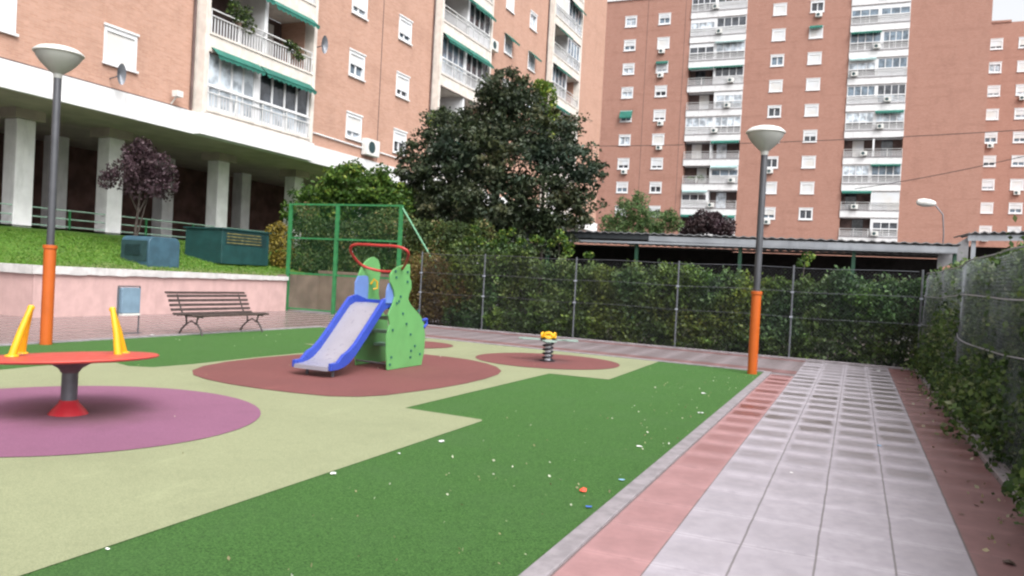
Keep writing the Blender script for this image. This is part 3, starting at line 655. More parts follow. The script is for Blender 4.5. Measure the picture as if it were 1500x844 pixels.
MB(mp).tube([(32.1, -0.01, 6.7), (32.1, -0.01, 22)], 0.02, 4).build('expansion_joint', M['recess'], LB)
for Y in (27.3, 34):   # small dark brackets below the pipe
    pass
# railings between the columns
def rail(y0, y1, label, x=-24.2):
    t = thing('railing', label, 'railing', (x, (y0 + y1) / 2, 2.3), 'green railings between the columns of the arcade')
    m = MB()
    for z in (2.4, 2.66, 2.95): m.tube([(x, y0, z), (x, y1, z)], 0.022, 6)
    m.build('rail', M['railgreen'], t)
    n = max(1, int((y1 - y0) / 1.6))
    for i in range(n): 
        yy = y0 + (y1 - y0) * (i + 0.5) / n
        MB().box(x - 0.03, x + 0.03, yy - 0.03, yy + 0.03, 2.2, 2.94).build('post', M['greenpaint'], t)
rail(12.0, 16.4, 'green railing at the far left edge, left of the first white column')
rail(17.03, 19.73, 'green railing between the two left white columns, behind the left lamp')
rail(20.36, 24.88, 'green railing behind the purple tree and the blue vent box')
rail(25.5, 29.6, 'green railing right of the third white column, behind the green cabinet')

# ------------------------------------------------------------------ far building
YF = 91.0
FB = thing('apartment_building', 'tall red brick apartment block with two white balcony stacks, across the background', 'building', (-9, 97, 0))
mp = MY(YF); ZR = 34.9
colsF = [-26.0, -22.0, -9.28, -5.45]; stF = [(-18.95, -12.75), (-2.05, 3.6)]
zc = [1.5 + 11.3 + 0.0 - 2.79 + 2.79 * i for i in range(9)]
winF = [(a, z) for a in colsF for z in zc]
holes = [(a - 0.7, a + 0.7, z - 0.62, z + 0.62) for a, z in winF] + [(s0 + 0.02, s1 - 0.02, 6.0, ZR - 0.4, 1.2) for s0, s1 in stF]
facade('brick_wall', mp, -46, 10.9, 0, ZR, holes, 0.16, M['brickF'], FB)
MB().quad((10.9, YF, 0), (10.9, YF + 19, 0), (10.9, YF + 19, ZR), (10.9, YF, ZR)).quad((-46, YF, 0), (-46, YF + 14, 0), (-46, YF + 14, ZR), (-46, YF, ZR)).build('end_wall', M['brickF'], FB)
MB().box(-46.2, 11.05, YF - 0.15, YF + 14, ZR, ZR + 0.35).build('roof', M['white'], FB)
for xj in (-24.0, -19.6): MB(mp).tube([(xj, -0.002, 0.5), (xj, -0.002, ZR)], 0.022, 4).build('expansion_joint', M['recess'], FB)
for i, (a, z) in enumerate(winF):
    o = window(mp, a, z, 1.4, 1.24, FB, None, 0.14)
    if rw.random() < 0.25: ac_unit(mp, a + rw.choice([-0.1, 0.2]), z - 0.98, o, 0.8)
awning(mp, -26.7, -25.2, zc[4] + 0.72, FB, 0.5, 0.9); awning(mp, -22.7, -21.3, zc[6] + 0.72, FB, 0.4, 0.3); awning(mp, -6.1, -4.8, zc[7] + 0.75, FB, 0.4, 0.3)
kopt = [('glaz', 'glaz'), ('part', 'glaz'), ('open', 'blinds'), ('open', 'glaz'), ('dark', 'part'), ('glaz', 'part'), ('open', 'open'), ('glaz', 'wall'), ('glaz', 'glaz'), ('blinds', 'glaz')]
seqF = [[('open', 'blinds'), ('part', 'open'), ('dark', 'part'), ('open', 'open'), ('blinds', 'glaz'), ('dark', 'part'), ('open', 'glaz'), ('part', 'blinds'), ('part', 'glaz'), ('glaz', 'glaz')],
        [('open', 'part'), ('open', 'wall'), ('glaz', 'glaz'), ('open', 'dark'), ('glaz', 'blinds'), ('glaz', 'glaz'), ('part', 'glaz'), ('glaz', 'glaz'), ('part', 'part'), ('glaz', 'glaz')]]
for si, (s0, s1) in enumerate(stF):
    for i in range(10):
        zf = 8.55 + 2.79 * (i - 0) - 0.9
        aws = (rw.choice([None, None, None, 0.2]), rw.choice([None, None, 0.25, 0.15]))
        balcony(mp, s0, s1, zf, FB, 0.12, 0.72, seqF[si][i], 1.15, 2.79, 'white', 'infill', aws, [rw.uniform(0.1, 0.9)] if rw.random() < 0.5 else None)
for (px_, lv, lb) in ((-17.6, 3, 'green plants on the left half of the left balcony stack, above the dark open balcony'), (-17.4, 1, 'large leafy plants on the third balcony up in the left stack'), (2.2, 1, 'row of green plants on the right half of a low balcony in the right stack'), (1.0, 4, 'trailing green plant halfway up the right balcony stack')):
    zf = 8.55 + 2.79 * (lv + 1) - 0.9 + 0.55
    T = thing('potted_plant', lb, 'plant', (px_, YF + 0.3, zf - 0.4))
    MB().lathe([(0.15, -0.45), (0.22, -0.1)], (px_, YF + 0.35, zf), 10).build('pot', M['court'], T)
    pp_, _ = blob_pts([(px_ + q_, YF + 0.25, zf + 0.1, 0.35, 0.22, 0.35) for q_ in (-0.7, 0, 0.6)], 260); leaves('foliage', pp_, 0.2, M['leaf_pale'], T)
RB = thing('apartment_building', 'red brick wing set back behind the tall block, at the right edge', 'building', (20, 116, 0))
mp = MY(109.8)
winR = [(a, 32.4 - 2.8 * i) for a in (13.75, 16.75) for i in range(9)]
winR += [(a, 32.4 - 2.8 * i) for a in (20.4, 23.4) for i in range(9)]
facade('brick_wall', mp, 10.6, 27, 0, 34.95, [(a - 0.7, a + 0.7, z - 0.62, z + 0.62) for a, z in winR], 0.16, M['brickF'], RB)
MB().quad((27, 109.8, 0), (27, 122, 0), (27, 122, 34.95), (27, 109.8, 34.95)).build('end_wall', M['brickF'], RB)
MB().box(10.6, 15.2, 109.7, 122, 34.95, 35.2).box(15.2, 27.1, 109.9, 122, 34.6, 34.951).build('roof', M['brickF'], RB)
for a, z in winR:
    o = window(mp, a, z, 1.4, 1.24, RB, None, 0.14)
    if rw.random() < 0.3: ac_unit(mp, a, z - 0.98, o, 0.8)

# cables
def cable(pts, r, label):
    m = MB().tube(pts, r, 4); o = m.build('cable', M['black']); tag(o, label, 'cable', 'cables across the facades'); return o
def sagline(a, b, sag, n=16):
    a, b = Vector(a), Vector(b); return [tuple(a.lerp(b, i / n) - Vector((0, 0, sag * 4 * (i / n) * (1 - i / n)))) for i in range(n + 1)]
cable(sagline((XL + 0.1, 61.5, 12.5), (16, 60, 13.1), 0.35), 0.022, 'thin cable crossing level in front of the far brick block')
cable(sagline((-0.5, 60, 8.9), (14, 60, 12.4), 0.3), 0.022, 'thin cable rising to the right edge in front of the far brick block')

# ------------------------------------------------------------------ carports
cp = thing('carport', 'long dark carport with corrugated roof and pale gutter behind the hedge', 'carport', (-4, 32, 0))
m = MB(); n = 240; x0, x1 = -16.0, 3.1; P1 = []
for i in range(n + 1):
    x = x0 + (x1 - x0) * i / n; a = 0.024 * math.sin(2 * math.pi * x / 0.33)
    for (y, z) in ((29.9, 3.50), (29.9, 3.47), (35.5, 3.3)): m.v.append((x, y, z - 0.008 * (x + 11) + a))
for i in range(n):
    for q in (0, 1): m.f.append((3 * i + q, 3 * i + 3 + q, 3 * i + 4 + q, 3 * i + 1 + q))
m.build('roof', M['roofsheet'], cp)
zg = lambda x: 3.4 - 0.008 * (x + 11)
MB().add([(-7.4, 29.95, zg(-7.4)), (3.0, 29.95, zg(3)), (3.0, 29.95, zg(3) - 0.2), (-7.4, 29.95, zg(-7.4) - 0.2), (-7.4, 30.1, zg(-7.4)), (3.0, 30.1, zg(3)), (3.0, 30.1, zg(3) - 0.2), (-7.4, 30.1, zg(-7.4) - 0.2)],
         [(0, 1, 2, 3), (4, 5, 6, 7), (0, 1, 5, 4), (3, 2, 6, 7), (1, 2, 6, 5), (0, 3, 7, 4)]).build('gutter', M['gutter'], cp)
MB().box(-16, -7.41, 29.97, 30.1, 3.22, 3.44).build('fascia', M['gutterdark'], cp)
MB().box(-16, 3.0, 29.96, 30.08, 3.06, 3.14).build('beam', M['gutter'], cp)
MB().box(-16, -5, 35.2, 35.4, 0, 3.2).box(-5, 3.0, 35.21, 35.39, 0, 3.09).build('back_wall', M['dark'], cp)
MB().box(-16, 3.0, 32.5, 32.6, 3.0, 3.08).build('beam', M['gutterdark'], cp)
for x in (-11.6, -7.9, -4.0, -0.15, 2.95): MB().box(x - 0.06, x + 0.06, 30.12, 30.24, 0, 3.1).build('post', M['greendark'], cp)
c2 = thing('carport', 'smaller pale roofed shelter with grey gable at the right edge behind the mesh fence', 'carport', (6, 33, 0))
m = MB(); n = 110; x0, x1 = 3.5, 11
for i in range(n + 1):
    x = x0 + (x1 - x0) * i / n; a = 0.04 * math.sin(2 * math.pi * x / 0.28)
    for (y, z) in ((31.9, 3.93), (31.9, 3.9), (37, 4.1)): m.v.append((x, y, z + 0.06 * (x - 3.5) * 0.6 + a))
for i in range(n):
    for q in (0, 1): m.f.append((3 * i + q, 3 * i + 3 + q, 3 * i + 4 + q, 3 * i + 1 + q))
m.build('roof', M['roofsheet'], c2)
MB().add([(3.5, 32, 3.83), (11, 32, 4.05), (11, 32, 3.85), (3.5, 32, 3.63)], [(0, 1, 2, 3)]).build('fascia', M['gutter'], c2)
MB().add([(2.6, 32.1, 3.1), (3.55, 32.1, 3.8), (3.55, 32.1, 3.0), (2.6, 32.1, 2.6)], [(0, 1, 2, 3)]).build('gable', M['panelgrey'], c2)
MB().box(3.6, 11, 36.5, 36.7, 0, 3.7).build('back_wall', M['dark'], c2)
for x in (3.7, 7.4): MB().box(x - 0.07, x + 0.07, 32.1, 32.24, 0, 3.75).build('post', M['gutter'], c2)

# ------------------------------------------------------------------ street lamps
def lamp(x, y, h, sleeve, label, hr, base, pr, sr):
    t = thing('street_lamp', label, 'street lamp', (x, y, 0), 'orange sleeved park lamps')
    MB().lathe([(pr, 0.02), (pr, h - 0.42), (pr * 0.9, h - 0.40)], (x, y, 0), 16).build('pole', M['pole'], t, True)
    MB().lathe([(sr, 0), (sr, sleeve - 0.06), (sr * 1.18, sleeve - 0.05), (sr * 1.18, sleeve), (sr * 0.9, sleeve + 0.005)], (x, y, 0), 18).build('sleeve', M['orange'], t, True)
    z = h - 0.52
    MB().lathe([(pr * 1.05, z), (pr * 1.15, z + 0.07), (hr * 0.32, z + 0.1), (hr * 0.55, z + 0.17), (hr * 0.76, z + 0.25), (hr * 0.92, z + 0.33), (hr * 0.985, z + 0.385)], (x, y, 0), 32).build('lamp_bowl', M['lampshade'], t, True)
    MB().lathe([(hr * 0.99, z + 0.386), (hr * 1.05, z + 0.392), (hr * 1.05, z + 0.41), (hr * 0.97, z + 0.44), (hr * 0.8, z + 0.48), (hr * 0.5, z + 0.51), (hr * 0.2, z + 0.522), (0.01, z + 0.525)], (x, y, 0), 32).build('lamp_cap', M['lampcap'], t, True)
lamp(-12.13, 8.89, 4.88, 1.63, 'lamp with orange sleeved post beside the pink wall and bin, left of the playground', 0.36, 0, 0.06, 0.092)
lamp(-1.63, 14.73, 4.43, 1.48, 'lamp with orange sleeved post at the grass corner by the tiled path', 0.325, 0, 0.06, 0.085)
t = thing('street_lamp', 'pale horizontal lamp head on a slim mast far behind the carport', 'street lamp', (3.4, 40, 0))
MB().tube([(3.4, 40, 0), (3.42, 40, 4.5), (3.35, 40, 5.3), (3.0, 40, 5.75)], 0.03, 6).build('pole', M['galv'], t, True)
MB().lathe([(0.02, -0.4), (0.13, -0.34), (0.19, -0.1), (0.17, 0.15), (0.1, 0.36), (0.03, 0.42)], (2.65, 40, 5.82), 14, rot=Matrix.Rotation(R_(95), 3, 'Y')).build('lamp_head', M['lampcap'], t, True)

# ------------------------------------------------------------------ fences
def chain(mb, P, u0, u1, z0, z1, pitch, r):
    """diamond wires on a surface P(u, z) -> point; 3-sided wires"""
    H = z1 - z0; n = int((u1 - u0 + H) / pitch) + 1
    for s in (1, -1):
        for i in range(n):
            a = u0 - H + i * pitch if s == 1 else u0 + i * pitch
            ua, ub = a, a + s * H; za, zb = z0, z1
            # clip
            def clip(ua, za, ub, zb):
                t0, t1 = 0.0, 1.0; d = ub - ua
                ta, tb = (u0 - ua) / d, (u1 - ua) / d
                if ta > tb: ta, tb = tb, ta
                t0, t1 = max(t0, ta), min(t1, tb)
                if t0 >= t1: return None
                return (ua + d * t0, za + (zb - za) * t0, ua + d * t1, za + (zb - za) * t1)
            c = clip(ua, za, ub, zb)
            if not c: continue
            k = 5; pts = [P(c[0] + (c[2] - c[0]) * q / k, c[1] + (c[3] - c[1]) * q / k) for q in range(k + 1)]
            mb.tube(pts, r, 3)
# back fence
bf = thing('mesh_fence', 'grey wire mesh fence with slim posts in front of the back hedge', 'fence', (-5, fenY(-5), 0))
m = MB(); chain(m, lambda u, z: (u, fenY(u), z), -11.3, 1.2, 0.08, 2.02, 0.08, 0.0013); m.build('mesh', M['wire'], bf)
for i, x in enumerate((-11.3, -9.24, -6.55, -3.9, -1.3, 1.24)):
    MB().lathe([(0.022, 0), (0.022, 2.08), (0.028, 2.085), (0.01, 2.1)], (x, fenY(x) - 0.03, 0), 8).build('post', M['postgrey'], bf, True)
    for z in (1.5, 0.95): MB().box(x - 0.034, x + 0.034, fenY(x) - 0.066, fenY(x) - 0.02, z - 0.02, z + 0.02).build('bracket', M['galv2'], bf)
for z, r in ((2.05, 0.006), (1.52, 0.005), (0.95, 0.004)):
    MB().tube([(x, fenY(x) - 0.008, z + 0.012 * math.sin(x * 2)) for x in np.linspace(-11.3, 1.18, 40)], r, 5).build('tension_wire', M['galv'], bf)
# right fence, bulging a little
XR = 1.3
def PR(u, z): return (XR + 0.05 * math.sin(u * 0.9 + z) * math.sin(math.pi * min(max(z / 2, 0), 1)) + 0.03 * math.sin(u * 2.1), u, z + 0.02 * math.sin(u * 1.3))
rf = thing('mesh_fence', 'sagging grey chain link fence along the right side of the tiled path', 'fence', (XR, 9, 0))
m = MB(); chain(m, PR, 3.0, 18.4, 0.1, 1.98, 0.065, 0.0011); m.build('mesh', M['wire2'], rf)
for y in (3.0, 6.1, 9.3, 12.4, 15.4, 18.4):
    MB().lathe([(0.024, 0), (0.024, 2.04), (0.03, 2.045), (0.01, 2.07)], (XR + 0.26, y, 0), 8).build('post', M['greendark'], rf, True)
for z, amp, r in ((1.99, 0.02, 0.009), (1.56, 0.025, 0.008), (1.04, 0.045, 0.007)):
    MB().tube([(PR(y, z)[0] - 0.012, y, z + amp * math.sin(y * 0.8 + z * 3)) for y in np.linspace(3, 18.4, 90)], r, 6).build('tension_wire', M['galv2'], rf)
# green court fence
GY = 21.15
gf = thing('court_fence', 'tall green framed sports court fence behind the slide', 'fence', (-15.2, GY, 0))
for x in (-17.3, -15.42, -13.05):
    MB().box(x - 0.05, x + 0.05, GY - 0.05, GY + 0.05, 0, 3.57).build('post', M['greenpaint'], gf)
for z in (3.54, 2.43, 1.27, 0.1):
    for q0, q1 in ((-17.25, -15.47), (-15.37, -13.1)): MB().box(q0, q1, GY - 0.03, GY + 0.03, z - 0.028, z + 0.028).build('rail', M['greenpaint'], gf)
m = MB(); chain(m, lambda u, z: (u, GY, z), -17.25, -13.1, 0.1, 3.54, 0.085, 0.0024); m.build('mesh', M['greenwire'], gf)
MB().tube([(-13.03, GY, 3.5), (-12.1, GY + 0.05, 2.2), (-11.3, GY + 0.1, 0.9)], 0.03, 6).build('brace', M['braceg'], gf)
cw = MB().box(-17.3, -11.2, 22.8, 23.0, 0, 1.30).box(-17.3, -11.2, 22.76, 23.04, 1.301, 1.39).box(-17.6, -17.3, 21.01, 23.0, 0, 1.2).build('court_wall', M['court'])
tag(cw, 'low brown concrete wall behind the green court fence', 'wall')
struct(MB().sheet([(-17.3, 21.0), (-11.2, 21.0), (-11.2, 22.8), (-17.3, 22.8)], 0.010).build('court_floor', M['kerb']))

# ------------------------------------------------------------------ vegetation
def shell_hedge(n, X0, X1, frontf, depth, topf, z0=0.02, axis='x', sc=1.6):
    u = rng.uniform(X0, X1, n); t = rng.uniform(0, 1, n); z = rng.uniform(0, 1, n) ** 0.9
    d = rng.uniform(0, 1, n) ** 1.6 * depth
    q = np.stack([u, z * 2.2, np.zeros(n)], 1); nz = fnoise(q, sc); nz2 = fnoise(q + 7, 4.5)
    top = np.array([topf(a) for a in u]) + 0.18 * fnoise(np.stack([u, d, np.zeros(n) + 3], 1), 2.4) + 0.12 * rng.normal(size=n) * (rng.uniform(0, 1, n) > 0.85)
    zz = z0 + z * (top - z0)
    dd = np.array([frontf(a) for a in u]) + d - (nz * 0.25 + nz2 * 0.1) * (1 if axis == 'x' else 1)
    p = np.stack([u, dd, zz], 1) if axis == 'x' else np.stack([dd, u, zz], 1)
    return p, np.clip(0.5 + nz * 0.9 + nz2 * 0.4, 0, 1)
hb = thing('hedge', 'long dense green hedge behind the back mesh fence', 'hedge', (-4, 20, 0))
topb = lambda x: 1.98 + 0.05 * math.sin(x * 1.3) - (0.12 if x > -3.6 else 0) + (0.35 if x < -8 else 0)
p, vb = shell_hedge(52000, -10.6, 3.2, lambda x: fenY(x) + 0.22, 1.1, lambda x: topb(x) - 0.08)
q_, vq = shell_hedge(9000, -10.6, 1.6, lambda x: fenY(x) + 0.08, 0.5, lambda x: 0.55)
nC = 1500; cx_ = rng.uniform(-10.7, 3.2, nC); cz_ = rng.uniform(0.05, 1, nC) ** 0.85; hz = fnoise(np.stack([cx_, cz_ * 2, cx_ * 0], 1), 0.9)
tp = np.array([topb(x) for x in cx_]) + 0.32 * fnoise(np.stack([cx_, cx_ * 0 + 5, cx_ * 0], 1), 1.6)
cc = np.stack([cx_, np.array([fenY(x) for x in cx_]) + 0.36 - 0.42 * hz + 0.5 * np.clip(cz_ - 0.85, 0, 1) * rng.uniform(0, 6, nC), cz_ * tp], 1)
cc = cc[fnoise(cc + 31, 1.1) > -0.28]
pc, tc = clump_pts(cc, 0.18, 30, 0.8)
tc = np.clip(tc * 0.8 + fnoise(pc, 0.8) * 0.7 + 0.12, 0, 1)
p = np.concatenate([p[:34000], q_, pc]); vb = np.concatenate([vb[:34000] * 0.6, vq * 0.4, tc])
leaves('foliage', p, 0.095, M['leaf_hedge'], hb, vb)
m = MB()
for i in range(46):
    x = rng.uniform(-10.4, 3); y = fenY(x) + rng.uniform(0.5, 0.9); m.tube([(x, y, 0), (x + rng.uniform(-.2, .2), y, 1.0), (x + rng.uniform(-.3, .3), y + 0.1, 1.85)], [0.02, 0.014, 0.006], 5)
m.build('stem', M['bark'], hb)
# twigs poking up over the fence
hv = thing('climbing_plant', 'straggly pale climber poking above the hedge in front of the carport', 'plant', (-7.5, 20.2, 0))
bl = [(x, 20.1 + rng.uniform(-.1, .2), z, 0.16, 0.1, 0.13) for x, z in [(-8.6, 2.5), (-8.2, 2.62), (-8.0, 2.55), (-7.7, 2.5), (-7.45, 2.75), (-7.3, 2.6), (-7.15, 2.42), (-7.1, 2.25), (-8.9, 2.3), (-1.2, 2.2), (-1.1, 2.35), (-9.3, 2.45), (-9.8, 2.5), (-9.6, 2.3), (-10.2, 2.5), (-9.9, 2.8), (-9.1, 2.7), (-8.8, 2.75), (-10.5, 2.3), (-6.6, 2.2), (-9.0, 2.5)]]
p, nz = blob_pts(bl, 1700); leaves('foliage', p, 0.09, M['leaf_bush'], hv)
m = MB(); m.tube([(-7.4, 20.1, 0), (-7.35, 20.1, 1.9), (-7.45, 20.1, 2.75)], [0.015, 0.01, 0.004], 5); m.tube([(-8.7, 20.1, 0), (-8.4, 20.1, 1.9), (-8.0, 20.1, 2.55)], [0.015, 0.01, 0.004], 5); m.tube([(-9.4, 20.1, 0), (-9.5, 20.1, 1.9), (-9.7, 20.1, 2.5)], [0.015, 0.01, 0.004], 5); m.tube([(-1.1, 19, 0), (-1.15, 19.6, 1.9), (-1.15, 20.1, 2.35)], [0.015, 0.01, 0.004], 5)
m.build('stem', M['bark'], hv)
# rusty shrub at the hedge's left end
rs = thing('shrub', 'rusty brown leaved shrub right behind the slide, at the left end of the hedge', 'shrub', (-11.6, 20.6, 0))
p, nz = blob_pts([(-11.6, 20.6, 0.7, 0.9, 0.8, 0.75), (-11.3, 20.5, 1.5, 0.8, 0.7, 0.6), (-12.1, 20.8, 1.2, 0.7, 0.7, 0.9), (-11.0, 20.4, 0.8, 0.7, 0.6, 0.8), (-12.4, 21, 0.5, 0.6, 0.6, 0.6), (-10.4, 20.0, 0.7, 0.5, 0.4, 0.7), (-10.0, 19.95, 1.2, 0.4, 0.35, 0.5)], 15000)
leaves('foliage', p, 0.085, M['leaf_brown'], rs, np.clip(0.5 + nz, 0, 1))
trunk('stem', [([(-11.6, 20.6, 0), (-11.5, 20.6, 1.6)], [0.04, 0.01]), ([(-11.6, 20.6, 0), (-12.1, 20.8, 1.4)], [0.03, 0.01]), ([(-11.6, 20.6, 0), (-11.1, 20.4, 1.2)], [0.03, 0.01])], rs)
# right hedge
hr = thing('hedge', 'unruly hedge pushing through the chain link fence on the right', 'hedge', (2.2, 9, 0))
fr = lambda y: XR + 0.14
p, vb = shell_hedge(60000, 3.0, 18.6, fr, 1.3, lambda y: 1.95 + 0.12 * math.sin(y * 0.9) + (0.25 if y < 8 else 0), axis='y')
keep = (rng.uniform(0, 1, len(p)) < 0.9)
p = p[keep]; vb = vb[keep]
# low foliage spilling through the mesh
n2 = 26000; y = rng.uniform(3.6, 18.3, n2); z = rng.beta(1.2, 1.9, n2) * 1.6 + 0.03
sp = fnoise(np.stack([y, z, y * 0], 1), 1.2)
x = XR + 0.2 - rng.uniform(0, 1, n2) * np.clip(0.34 + sp * 0.5, 0.05, 0.62) * np.clip(1.15 - 0.55 * z, 0.1, 1.2)
p2 = np.stack([x, y, z], 1)
nC = 900; cy_ = rng.uniform(3.4, 18.2, nC); cz_ = rng.beta(1.15, 1.15, nC) * 2.0; hz = fnoise(np.stack([cy_, cz_, cy_ * 0], 1), 1.3)
cc = np.stack([XR + 0.12 - np.clip(0.1 + 0.3 * hz, 0, 0.4) * np.clip(1.4 - cz_, 0.0, 1), cy_, cz_], 1)
pc, tc = clump_pts(cc, 0.12, 22, 0.8)
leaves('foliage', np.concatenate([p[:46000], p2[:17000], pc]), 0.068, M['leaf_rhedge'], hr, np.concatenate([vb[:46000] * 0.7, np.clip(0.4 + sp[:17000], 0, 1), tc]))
m = MB()
for i in range(60):
    y = rng.uniform(3.2, 18.3); xx = XR + rng.uniform(0.4, 0.9); m.tube([(xx, y, 0), (xx + rng.uniform(-.2, .2), y + rng.uniform(-.2, .2), 0.9), (xx + rng.uniform(-.2, .3), y + rng.uniform(-.3, .3), 1.85)], [0.022, 0.015, 0.006], 5)
m.build('stem', M['bark'], hr)
# big dark tree
T = thing('tree', 'large dark spreading tree rising in the middle behind the hedge', 'tree', (-12.8, 27, 0))
blobs = [(-12.5, 27, 8.35, 1.0, 1.0, 0.95), (-12.9, 27, 7.4, 1.15, 1.1, 1.0), (-11.9, 27, 7.6, 1.2, 1.1, 1.2), (-14.6, 27, 6.9, 1.3, 1.2, 1.0), (-15.5, 26.8, 5.9, 1.0, 1.1, 0.9), (-14.8, 26.6, 5.4, 1.2, 1.2, 1.0), (-10.6, 27, 6.7, 1.2, 1.1, 1.05),
         (-9.7, 27, 5.7, 1.0, 1.0, 0.8), (-9.5, 27, 4.8, 0.85, 0.9, 0.6), (-13.2, 26.2, 6.0, 1.4, 1.2, 1.1), (-11.8, 26.2, 5.6, 1.4, 1.2, 1.2), (-14.1, 26.6, 4.1, 1.3, 1.2, 1.0), (-12.3, 26, 4.3, 1.5, 1.2, 1.2),
         (-10.6, 26.5, 4.4, 1.1, 1.0, 0.9), (-15.3, 26.8, 4.0, 0.9, 1.0, 0.9), (-13.2, 26.2, 2.9, 1.5, 1.1, 0.9), (-11.2, 26.4, 3.2, 1.3, 1.0, 0.8), (-15.0, 26.5, 2.7, 1.0, 1.0, 0.8), (-16.1, 26.9, 5.0, 0.55, 0.7, 0.5), (-8.9, 27.1, 5.2, 0.45, 0.6, 0.45), (-9.5, 26.9, 4.1, 0.8, 0.7, 0.6), (-10.0, 26.8, 3.3, 0.8, 0.7, 0.6)]
c_, _ = blob_pts([(x, y, z, a * 1.06, b, c * 1.06) for x, y, z, a, b, c in blobs], 900, 0.18, 1.1, 0.45)
p, tn = clump_pts(c_, 0.36, 62, 0.6)
p0, nz = blob_pts(blobs, 16000, 0.3, 1.3, 0.2)
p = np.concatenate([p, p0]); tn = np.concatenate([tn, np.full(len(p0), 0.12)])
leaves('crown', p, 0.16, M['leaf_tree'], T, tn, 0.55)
trunk('trunk', [([(-12.8, 27, 0), (-12.7, 27, 3), (-12.5, 27, 6), (-12.5, 27, 8.6)], [0.28, 0.22, 0.12, 0.03]), ([(-12.7, 27, 2.5), (-14.2, 26.9, 4.6), (-15.3, 26.9, 6.0)], [0.13, 0.08, 0.02]), ([(-12.7, 27, 2.8), (-11.3, 26.9, 4.8), (-10.2, 27, 6.4)], [0.13, 0.08, 0.02]),
                ([(-12.6, 27, 4), (-11.0, 27, 4.6), (-9.2, 27, 5.1)], [0.08, 0.05, 0.015]), ([(-12.6, 27, 4.6), (-13.8, 27, 6.2), (-14.8, 27, 7.4)], [0.08, 0.05, 0.015])], T)
T = thing('tree', 'slim yellow green tree showing behind the right shoulder of the dark tree', 'tree', (-11.4, 29, 0))
p, nz = blob_pts([(-11.7, 29.2, 8.6, 0.45, 0.5, 0.8), (-11.5, 29.2, 7.6, 0.5, 0.5, 0.8), (-11.9, 29.2, 9.0, 0.3, 0.4, 0.5), (-16.2, 29, 7.9, 0.6, 0.5, 0.4)], 3500); leaves('crown', p, 0.14, M['leaf_bush'], T, np.full(len(p), 0.9))
trunk('trunk', [([(-11.4, 29, 0), (-11.6, 29.2, 9)], [0.12, 0.02]), ([(-11.4, 29, 3), (-16.2, 29, 7.9)], [0.08, 0.02])], T)
# bright green bush left of it
T = thing('bush', 'bright glossy green bush above the green court fence', 'bush', (-18, 25.4, 0))
blobs = [(-18.1, 25.5, 4.9, 1.0, 0.9, 0.75), (-19.4, 25.5, 4.3, 1.0, 0.9, 0.75), (-17.0, 25.5, 4.4, 1.0, 0.9, 0.75), (-16.1, 25.5, 4.1, 0.7, 0.8, 0.8), (-20.2, 25.4, 3.6, 0.8, 0.9, 0.8), (-18.5, 25.4, 3.8, 1.2, 0.9, 0.8), (-17.9, 25.5, 5.4, 0.35, 0.4, 0.4), (-16.6, 25.4, 5.0, 0.3, 0.3, 0.5)]
c_, _ = blob_pts(blobs, 260, 0.1, 1.4, 0.4); p, tn = clump_pts(c_, 0.3, 50, 0.7)
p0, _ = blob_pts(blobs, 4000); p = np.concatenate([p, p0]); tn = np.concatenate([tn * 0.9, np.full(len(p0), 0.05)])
leaves('foliage', p, 0.15, M['leaf_bush'], T, tn)
trunk('trunk', [([(-18, 25.4, 0), (-18, 25.4, 4)], [0.12, 0.04]), ([(-18, 25.4, 2), (-19.6, 25.4, 4)], [0.07, 0.02]), ([(-18, 25.4, 2), (-16.6, 25.4, 4)], [0.07, 0.02])], T)
T = thing('vine', 'dark vine covering the space behind the green court fence', 'vine', (-15, 23.5, 0))
p, nz = blob_pts([(x, 23.5, z, 0.75, 0.35, 0.65) for x in np.arange(-18.6, -11.2, 0.7) for z in (1.8, 2.7)] + [(-18.6, 23.6, 3.5, 0.5, 0.3, 0.35), (-15.2, 23.8, 3.3, 1.2, 0.4, 0.4)], 26000, 0.0, 1.5)
leaves('foliage', p, 0.11, M['leaf_vine'], T, np.clip(0.5 + nz, 0, 1))
trunk('stem', [([(x, 23.5, 0), (x + 0.2, 23.5, 3)], [0.03, 0.01]) for x in (-19, -17.5, -16, -14.5, -13)], T)
T = thing('bush', 'yellowing autumn bush between the green cabinet and the court fence', 'bush', (-19.5, 23.3, 1.3))
p, nz = blob_pts([(-19.3, 23.2, 2.0, 0.5, 0.5, 0.6), (-19.8, 23.5, 2.6, 0.5, 0.5, 0.5), (-19.1, 23.0, 1.7, 0.4, 0.4, 0.35)], 3500); leaves('foliage', p, 0.1, M['leaf_yellow'], T)
trunk('stem', [([(-19.4, 23.3, 1.3), (-19.5, 23.3, 2.5)], [0.03, 0.01])], T)
# purple plum tree in front of the columns
T = thing('tree', 'small purple leaved tree on the bank in front of the white columns', 'tree', (-20.9, 18.2, 1.7))
p, nz = blob_pts([(-20.8, 18.1, 4.55, 0.55, 0.6, 0.6), (-20.8, 17.6, 4.1, 0.45, 0.6, 0.4), (-20.8, 18.8, 4.4, 0.5, 0.6, 0.55), (-20.8, 18.4, 3.95, 0.5, 0.6, 0.4), (-20.8, 18.2, 5.05, 0.3, 0.35, 0.25), (-20.8, 17.1, 4.0, 0.25, 0.3, 0.15), (-20.8, 19.1, 3.8, 0.35, 0.45, 0.4), (-20.8, 17.0, 3.75, 0.3, 0.3, 0.25), (-20.8, 19.3, 4.3, 0.3, 0.35, 0.25), (-20.8, 18.2, 3.6, 0.4, 0.7, 0.25)], 5600, 0.1, 2.5, 0.4)
leaves('crown', p, 0.1, M['leaf_purple'], T, np.clip(0.5 + nz, 0, 1))
